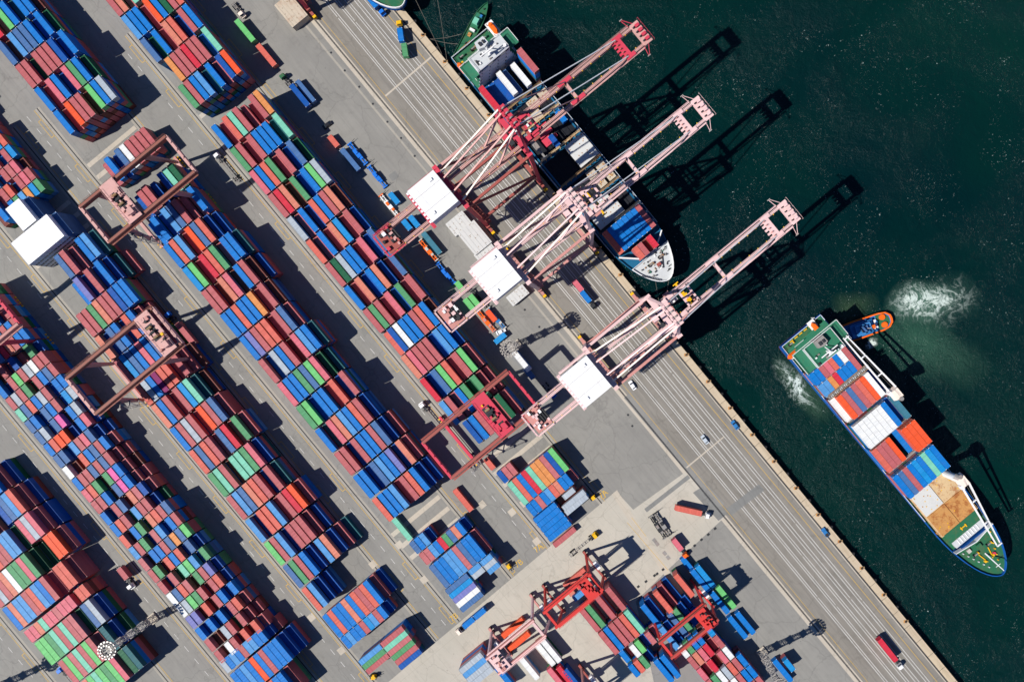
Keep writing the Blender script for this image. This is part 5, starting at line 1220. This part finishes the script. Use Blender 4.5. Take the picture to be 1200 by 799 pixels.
mb = MB(); mb.add([(x, y, 2.10) for x, y in [(5.4, -3.9), (9.6, -3.4), (11.4, -1.6), (11.7, 0), (11.4, 1.6), (9.6, 3.4), (5.4, 3.9)]], [tuple(range(7))], 'deck_green'); mb.build('after_deck', tt)
mb = MB()
for y in (-2.0, 2.0): mb.cyl((8.3, y, 2.1), (8.3, y, 3.0), 1.45, 'orange_paint', 20)
mb.build('rope_drum', tt)
mb = MB(); mb.box((-3.2, 0, 3.3), (11.5, 6.2, 2.4), 'car_blue'); mb.box((-3.6, 0, 5.6), (7.4, 4.6, 2.2), 'car_blue', 0, .93); mb.build('deckhouse', tt)
mb = MB()
for x, y, a, b in ((-3.6, 2.35, 7.2, .3), (-3.6, -2.35, 7.2, .3), (.1, 0, .3, 4.6), (-7.3, 0, .3, 4.6)): mb.box((x, y, 6.85), (a, b, .3), 'paint_sky_blue')
mb.box((-3.4, 0, 7.4), (3.0, 3.0, 1.5), 'glass_dark', 0, .9); mb.box((-3.4, 0, 8.2), (3.0, 3.0, .15), 'paint_slate_blue'); mb.beam((-2.4, 0, 8.2), (-2.4, 0, 12), .2, .2, 'steel_white'); mb.build('wheelhouse', tt)
mb = MB(); mb.box((1.6, -.6, 5.4), (1.6, 1.8, 1.8), 'orange_paint'); mb.box((2.0, -2.0, 4.8), (1.2, .5, .5), 'steel_white'); mb.box((3.9, 0, 3.0), (1.4, 4.4, 1.3), 'steel_white'); mb.box((4.6, .8, 3.5), (.8, 1.2, .6), 'car_blue'); mb.build('funnel', tt)

# --- slim green boat astern of the moored ship
FG = ship_frame(553.5, 37, 1.5); RG = math.atan2(67, 36)
tg = thing('service_boat', 'slim green boat with pointed bow astern of the moored ship', 'boat', FG, RG)
o = [(-15, -2.4), (4, -2.7), (9, -2.2), (12.5, -1.2), (14.6, 0), (12.5, 1.2), (9, 2.2), (4, 2.7), (-15, 2.4)]
mb = MB(); mb.prism([(x * .94, y * .85) for x, y in o], -1, 1.5, 'deck_green', 'deck_green', o); mb.ring(o, 1.5, 2.1, .25, 'deck_green'); mb.build('hull', tg)
mb = MB(); mb.box((5, 0, 2.3), (6.5, 3.6, 1.5), 'deck_teal', 0, .9); mb.box((4.2, 0, 3.6), (3.0, 2.6, 1.3), 'paint_mint_green', 0, .85); mb.box((7.2, -.9, 3.2), (1.2, 1.0, .5), 'car_blue'); mb.build('wheelhouse', tg)
mb = MB(); mb.box((-2, .3, 1.9), (1.6, 1.4, .7), 'hatch_rust'); mb.box((.3, 0, 2.1), (1.0, 2.4, 1.0), 'steel_white'); mb.cyl((-6, 0, 1.5), (-6, 0, 2.2), .4, 'dark_steel', 8); mb.cyl((11, 0, 1.5), (11, 0, 2.2), .3, 'dark_steel', 8); mb.beam((-10, 1, 1.7), (-4, -1.2, 1.7), .2, .2, 'hatch_rust'); mb.build('deck_gear', tg)

# --- mooring ropes, each sagging a little
def rope(p, q, label, sag=1.2):
    mb = MB(); n = 8; pts = [p.lerp(q, k / n) - Vector((0, 0, sag * math.sin(math.pi * k / n))) for k in range(n + 1)]
    for a, b in zip(pts, pts[1:]): mb.cyl(a, b, .09, 'rope', 5)
    tag(mb.build('mooring_rope'), label, 'rope', 'mooring ropes')
b1 = W(504, 46, .6); rope(b1, W(541, 40, 3), 'mooring rope from the upper bollard towards the slim green boat'); rope(b1, W(537, 52, 4), 'mooring rope from the upper bollard to the moored ship stern')
rope(W(487, 0, 5), W(518, 64, .6), 'thin mooring rope from the top edge ship down along the quay edge'); rope(W(512, -4, 5), W(523.5, 70, .6), 'mooring rope hanging straight from the top edge to the quay')
rope(W(768, 328, 6), W(773, 356, .6), 'mooring rope from the white bow to the quay, left of two'); rope(W(784, 326, 6), W(781, 355, .6), 'mooring rope from the white bow to the quay, right of two')

# ------------------------------------------------------------------ yard rails and aisle markings
def ptline(u, v): return toAB(W(u, v))
RAILS = [(160.6, 131.5), (91.5, 164.6), (301.0, 53.0), (247.0 - 6, 150.0 + 4)]
mb = MB(); mk = MB(); ye = MB(); sb = MB(); rnd = random.Random(5)
lanes = []
for (u, v, cols) in ((250.5, 153.5, 9), (139, 235, 9), (86.4 + 4, 369 - 1, 10), (16, 482, 9), (-6, 707, 14)):
    a, b = ptline(u, v); lanes.append((b, b + cols * (2.85 if cols < 14 else 2.5)))
for (b0, b1) in lanes:
    for bb in (b0 - 2.0, b1 + 2.0):
        a0, a1 = -260, 32.5
        for off in (0,): mb.quad(AB(a0, bb + off - .22, .03), AB(a1, bb + off - .22, .03), AB(a1, bb + off + .22, .03), AB(a0, bb + off + .22, .03), 'dark_steel')
        sb.quad(AB(a0, bb - 1.2, .008), AB(a1, bb - 1.2, .008), AB(a1, bb + 1.2, .008), AB(a0, bb + 1.2, .008), 'concrete_worn')
        ed = bb + (-1.6 if bb < b0 else 1.6); ye.quad(AB(a0, ed - .1, .014), AB(a1, ed - .1, .014), AB(a1, ed + .1, .014), AB(a0, ed + .1, .014), 'line_yellow')
        a = a0 + 5
        while a < a1:                             # yellow brackets beside the rail
            e2 = ed + (-1.7 if bb < b0 else 1.7); lo, hi = min(ed, e2), max(ed, e2)
            if rnd.random() < .75:
                for aa, ln in ((a, .25), (a + 9, .25)): ye.quad(AB(aa, lo, .014), AB(aa + ln, lo, .014), AB(aa + ln, hi, .014), AB(aa, hi, .014), 'line_yellow')
                ye.quad(AB(a, e2 - .1, .014), AB(a + 9, e2 - .1, .014), AB(a + 9, e2 + .1, .014), AB(a, e2 + .1, .014), 'line_yellow')
            a += 25.2
    for off in (6.2,):                      # dashes down the aisle on the landward side of the block
        for s, bb in ((-1, b0 - off - 1.5),):
            a = -260
            while a < 30:
                mk.quad(AB(a, bb - .09, .014), AB(a + 3.0, bb - .09, .014), AB(a + 3.0, bb + .09, .014), AB(a, bb + .09, .014), 'line_white'); a += 7.0
tag(mb.build('yard_rail'), kind='structure'); tag(mk.build('aisle_marking'), kind='structure'); tag(ye.build('yard_marking'), kind='structure'); tag(sb.build('yard_rail_bed'), kind='structure')
# striped ends of the lanes: pale concrete sleepers across
mb = MB()
for (b0, b1), (us, vs_, n) in ((lanes[1], (134, 180, 2)), (lanes[0], (250, 135, 1)), (lanes[1], (505, 600, 3)), (lanes[0], (602, 525, 3)), (lanes[2], (432, 690, 3)), (lanes[2], (35, 285, 3))):
    a, b = ptline(us, vs_)
    for k in range(n):
        aa = a - 4 + k * 6.5; mb.quad(AB(aa, b0 - .8, .02), AB(aa + 2.0, b0 - .8, .02), AB(aa + 2.0, b1 + .6, .02), AB(aa, b1 + .6, .02), 'concrete_strip')
tag(mb.build('lane_end_strip'), kind='structure')
mb = MB()
for (u, v) in [(565, 591), (614, 589), (437, 661), (497, 679), (400, 762), (365, 723), (468, 638), (600, 600), (629, 634)]:
    p = W(u, v); mb.box((p.x, p.y, .03), (3.0, 3.0, .05), 'concrete_strip', ROTN)
tag(mb.build('access_slab'), kind='structure')
# yellow lane names painted on the ground
for txt, u, v in (('7A', 631, 642), ('7B', 608, 660), ('7B', 532, 723), ('7A', 707, 579)):
    c = bpy.data.curves.new('ground_lettering', 'FONT'); c.body = txt; c.size = 3.6; c.align_x = 'CENTER'; c.align_y = 'CENTER'; c.extrude = .004; c.materials.append(MATS['line_yellow'])
    o = bpy.data.objects.new('ground_lettering', c); COL.objects.link(o); p = W(u, v); o.location = (p.x, p.y, .03); o.rotation_euler = (0, 0, ROTN + 0.0); o['kind'] = 'structure'
# pale yellow parking lines on the concrete
mb = MB()
for u0, v0, u1, v1 in ((735, 612, 783, 668), (740, 606, 757, 628)):
    mb.beam(W(u0, v0, .03), W(u1, v1, .03), .15, .02, 'line_yellow')
tag(mb.build('parking_marking'), kind='structure')

# ------------------------------------------------------------------ build the containers
BN = {'top': 'block at the top middle', 'quay': 'block beside the quay road', 'topleft': 'block in the top left', 'crossrow': 'low row under the first pink crane', 'middle': 'long middle block', 'left': 'long left block',
      'boxes': 'short box block', 'corner': 'lower left corner block', 'farleft': 'shaded far left block', 'reefer': 'tall white stack', 'redend': 'tight block below the red crane', 'redrot': 'crosswise boxes near the concrete',
      'midend': 'tight block under the middle one', 'midrot': 'crosswise boxes under the middle', 'leftend': 'tight block under the left one', 'leftrot': 'crosswise boxes under the left', 'lower': 'lower yard block', 'lowright': 'lower right block',
      'greyrot': 'crosswise grey stack', 'leaving': 'leaving ship', 'moored': 'moored ship'}
def vis(r):
    f = 1 / (1 - (r[2].z + CH) / CAM_H) * PX; u, v = NU + r[2].x * f, NV - r[2].y * f
    return -8 < u < 1208 and -8 < v < 807, f * f * r[1]
tops = []
TOPH = {}
for i, r in enumerate(REG):
    if r[4]:
        ok, area = vis(r)
        if ok: tops.append((0 if r[6] else 1, -area, i))
tops.sort(); pick = set(i for _, _, i in tops[:292])
REEF = [r[2] for r in REG if r[5] and isinstance(r[5], tuple) and r[5][0] == 'reefer']
def desc_reefer(i): return any(abs(REG[i][2].x - q.x) < .1 and abs(REG[i][2].y - q.y) < .1 for q in REEF)
used = {}
bag = MB(); BAGV, BAGF, BAGM = bag.v, bag.f, bag.mi
for i, (code, L, p, rot, top, desc, force) in enumerate(REG):
    if i in pick:
        me = cmesh('#' if (isinstance(desc, tuple) and desc[0] == 'reefer' and code == 'W') else code, L, 'body'); o = bpy.data.objects.new('shipping_container', me); COL.objects.link(o); o.location = p; o.rotation_euler = (0, 0, rot)
        dd = bpy.data.objects.new('door', cmesh(code, L, 'door')); COL.objects.link(dd); dd.parent = o
        cw = PAL[code][0]
        if isinstance(desc, str): lab = desc
        else:
            nm, ri, k = desc; sh = ' short' if L < 7 else ''
            if nm in ('leaving', 'moored'): lab = '%s%s container, %s across from the quay side in %s bay of %s' % (cw, sh, ords[min(35, k)], ords[ri], BN[nm])
            else: lab = '%s%s container, %s from left in %s row of %s' % (cw, sh, ords[min(35, max(0, k))], ords[min(35, ri)], BN[nm])
        w = lab.split()
        if lab in used: lab = lab + ' behind'
        used[lab] = 1
        tag(o, lab, 'container', 'shipping containers')
    else:
        det = 1 if top else 0
        if desc_reefer(i):
            e = p + D3 * (L / 2 + .03)
            for a_ in (-.55, .55): bag.box((e.x + N3.x * a_, e.y + N3.y * a_, p.z + 1.6), (.85, .05, .9), 'glass_dark', rot)
        ca, sa = math.cos(rot), math.sin(rot)
        for vs, fs, sl in GEO[(L, det)]:
            o = len(BAGV); BAGV.extend([(p.x + x * ca - y * sa, p.y + x * sa + y * ca, p.z + z) for x, y, z in vs])
            BAGF.extend([tuple(o + q for q in f) for f in fs]); mi = bag.m(PM(code) if sl == 0 else 'galvanised'); BAGM.extend([mi] * len(fs))
tag(bag.build('container_stacks'), 'lower and farther shipping containers of every colour stacked in the yard', 'containers', kind='stuff')
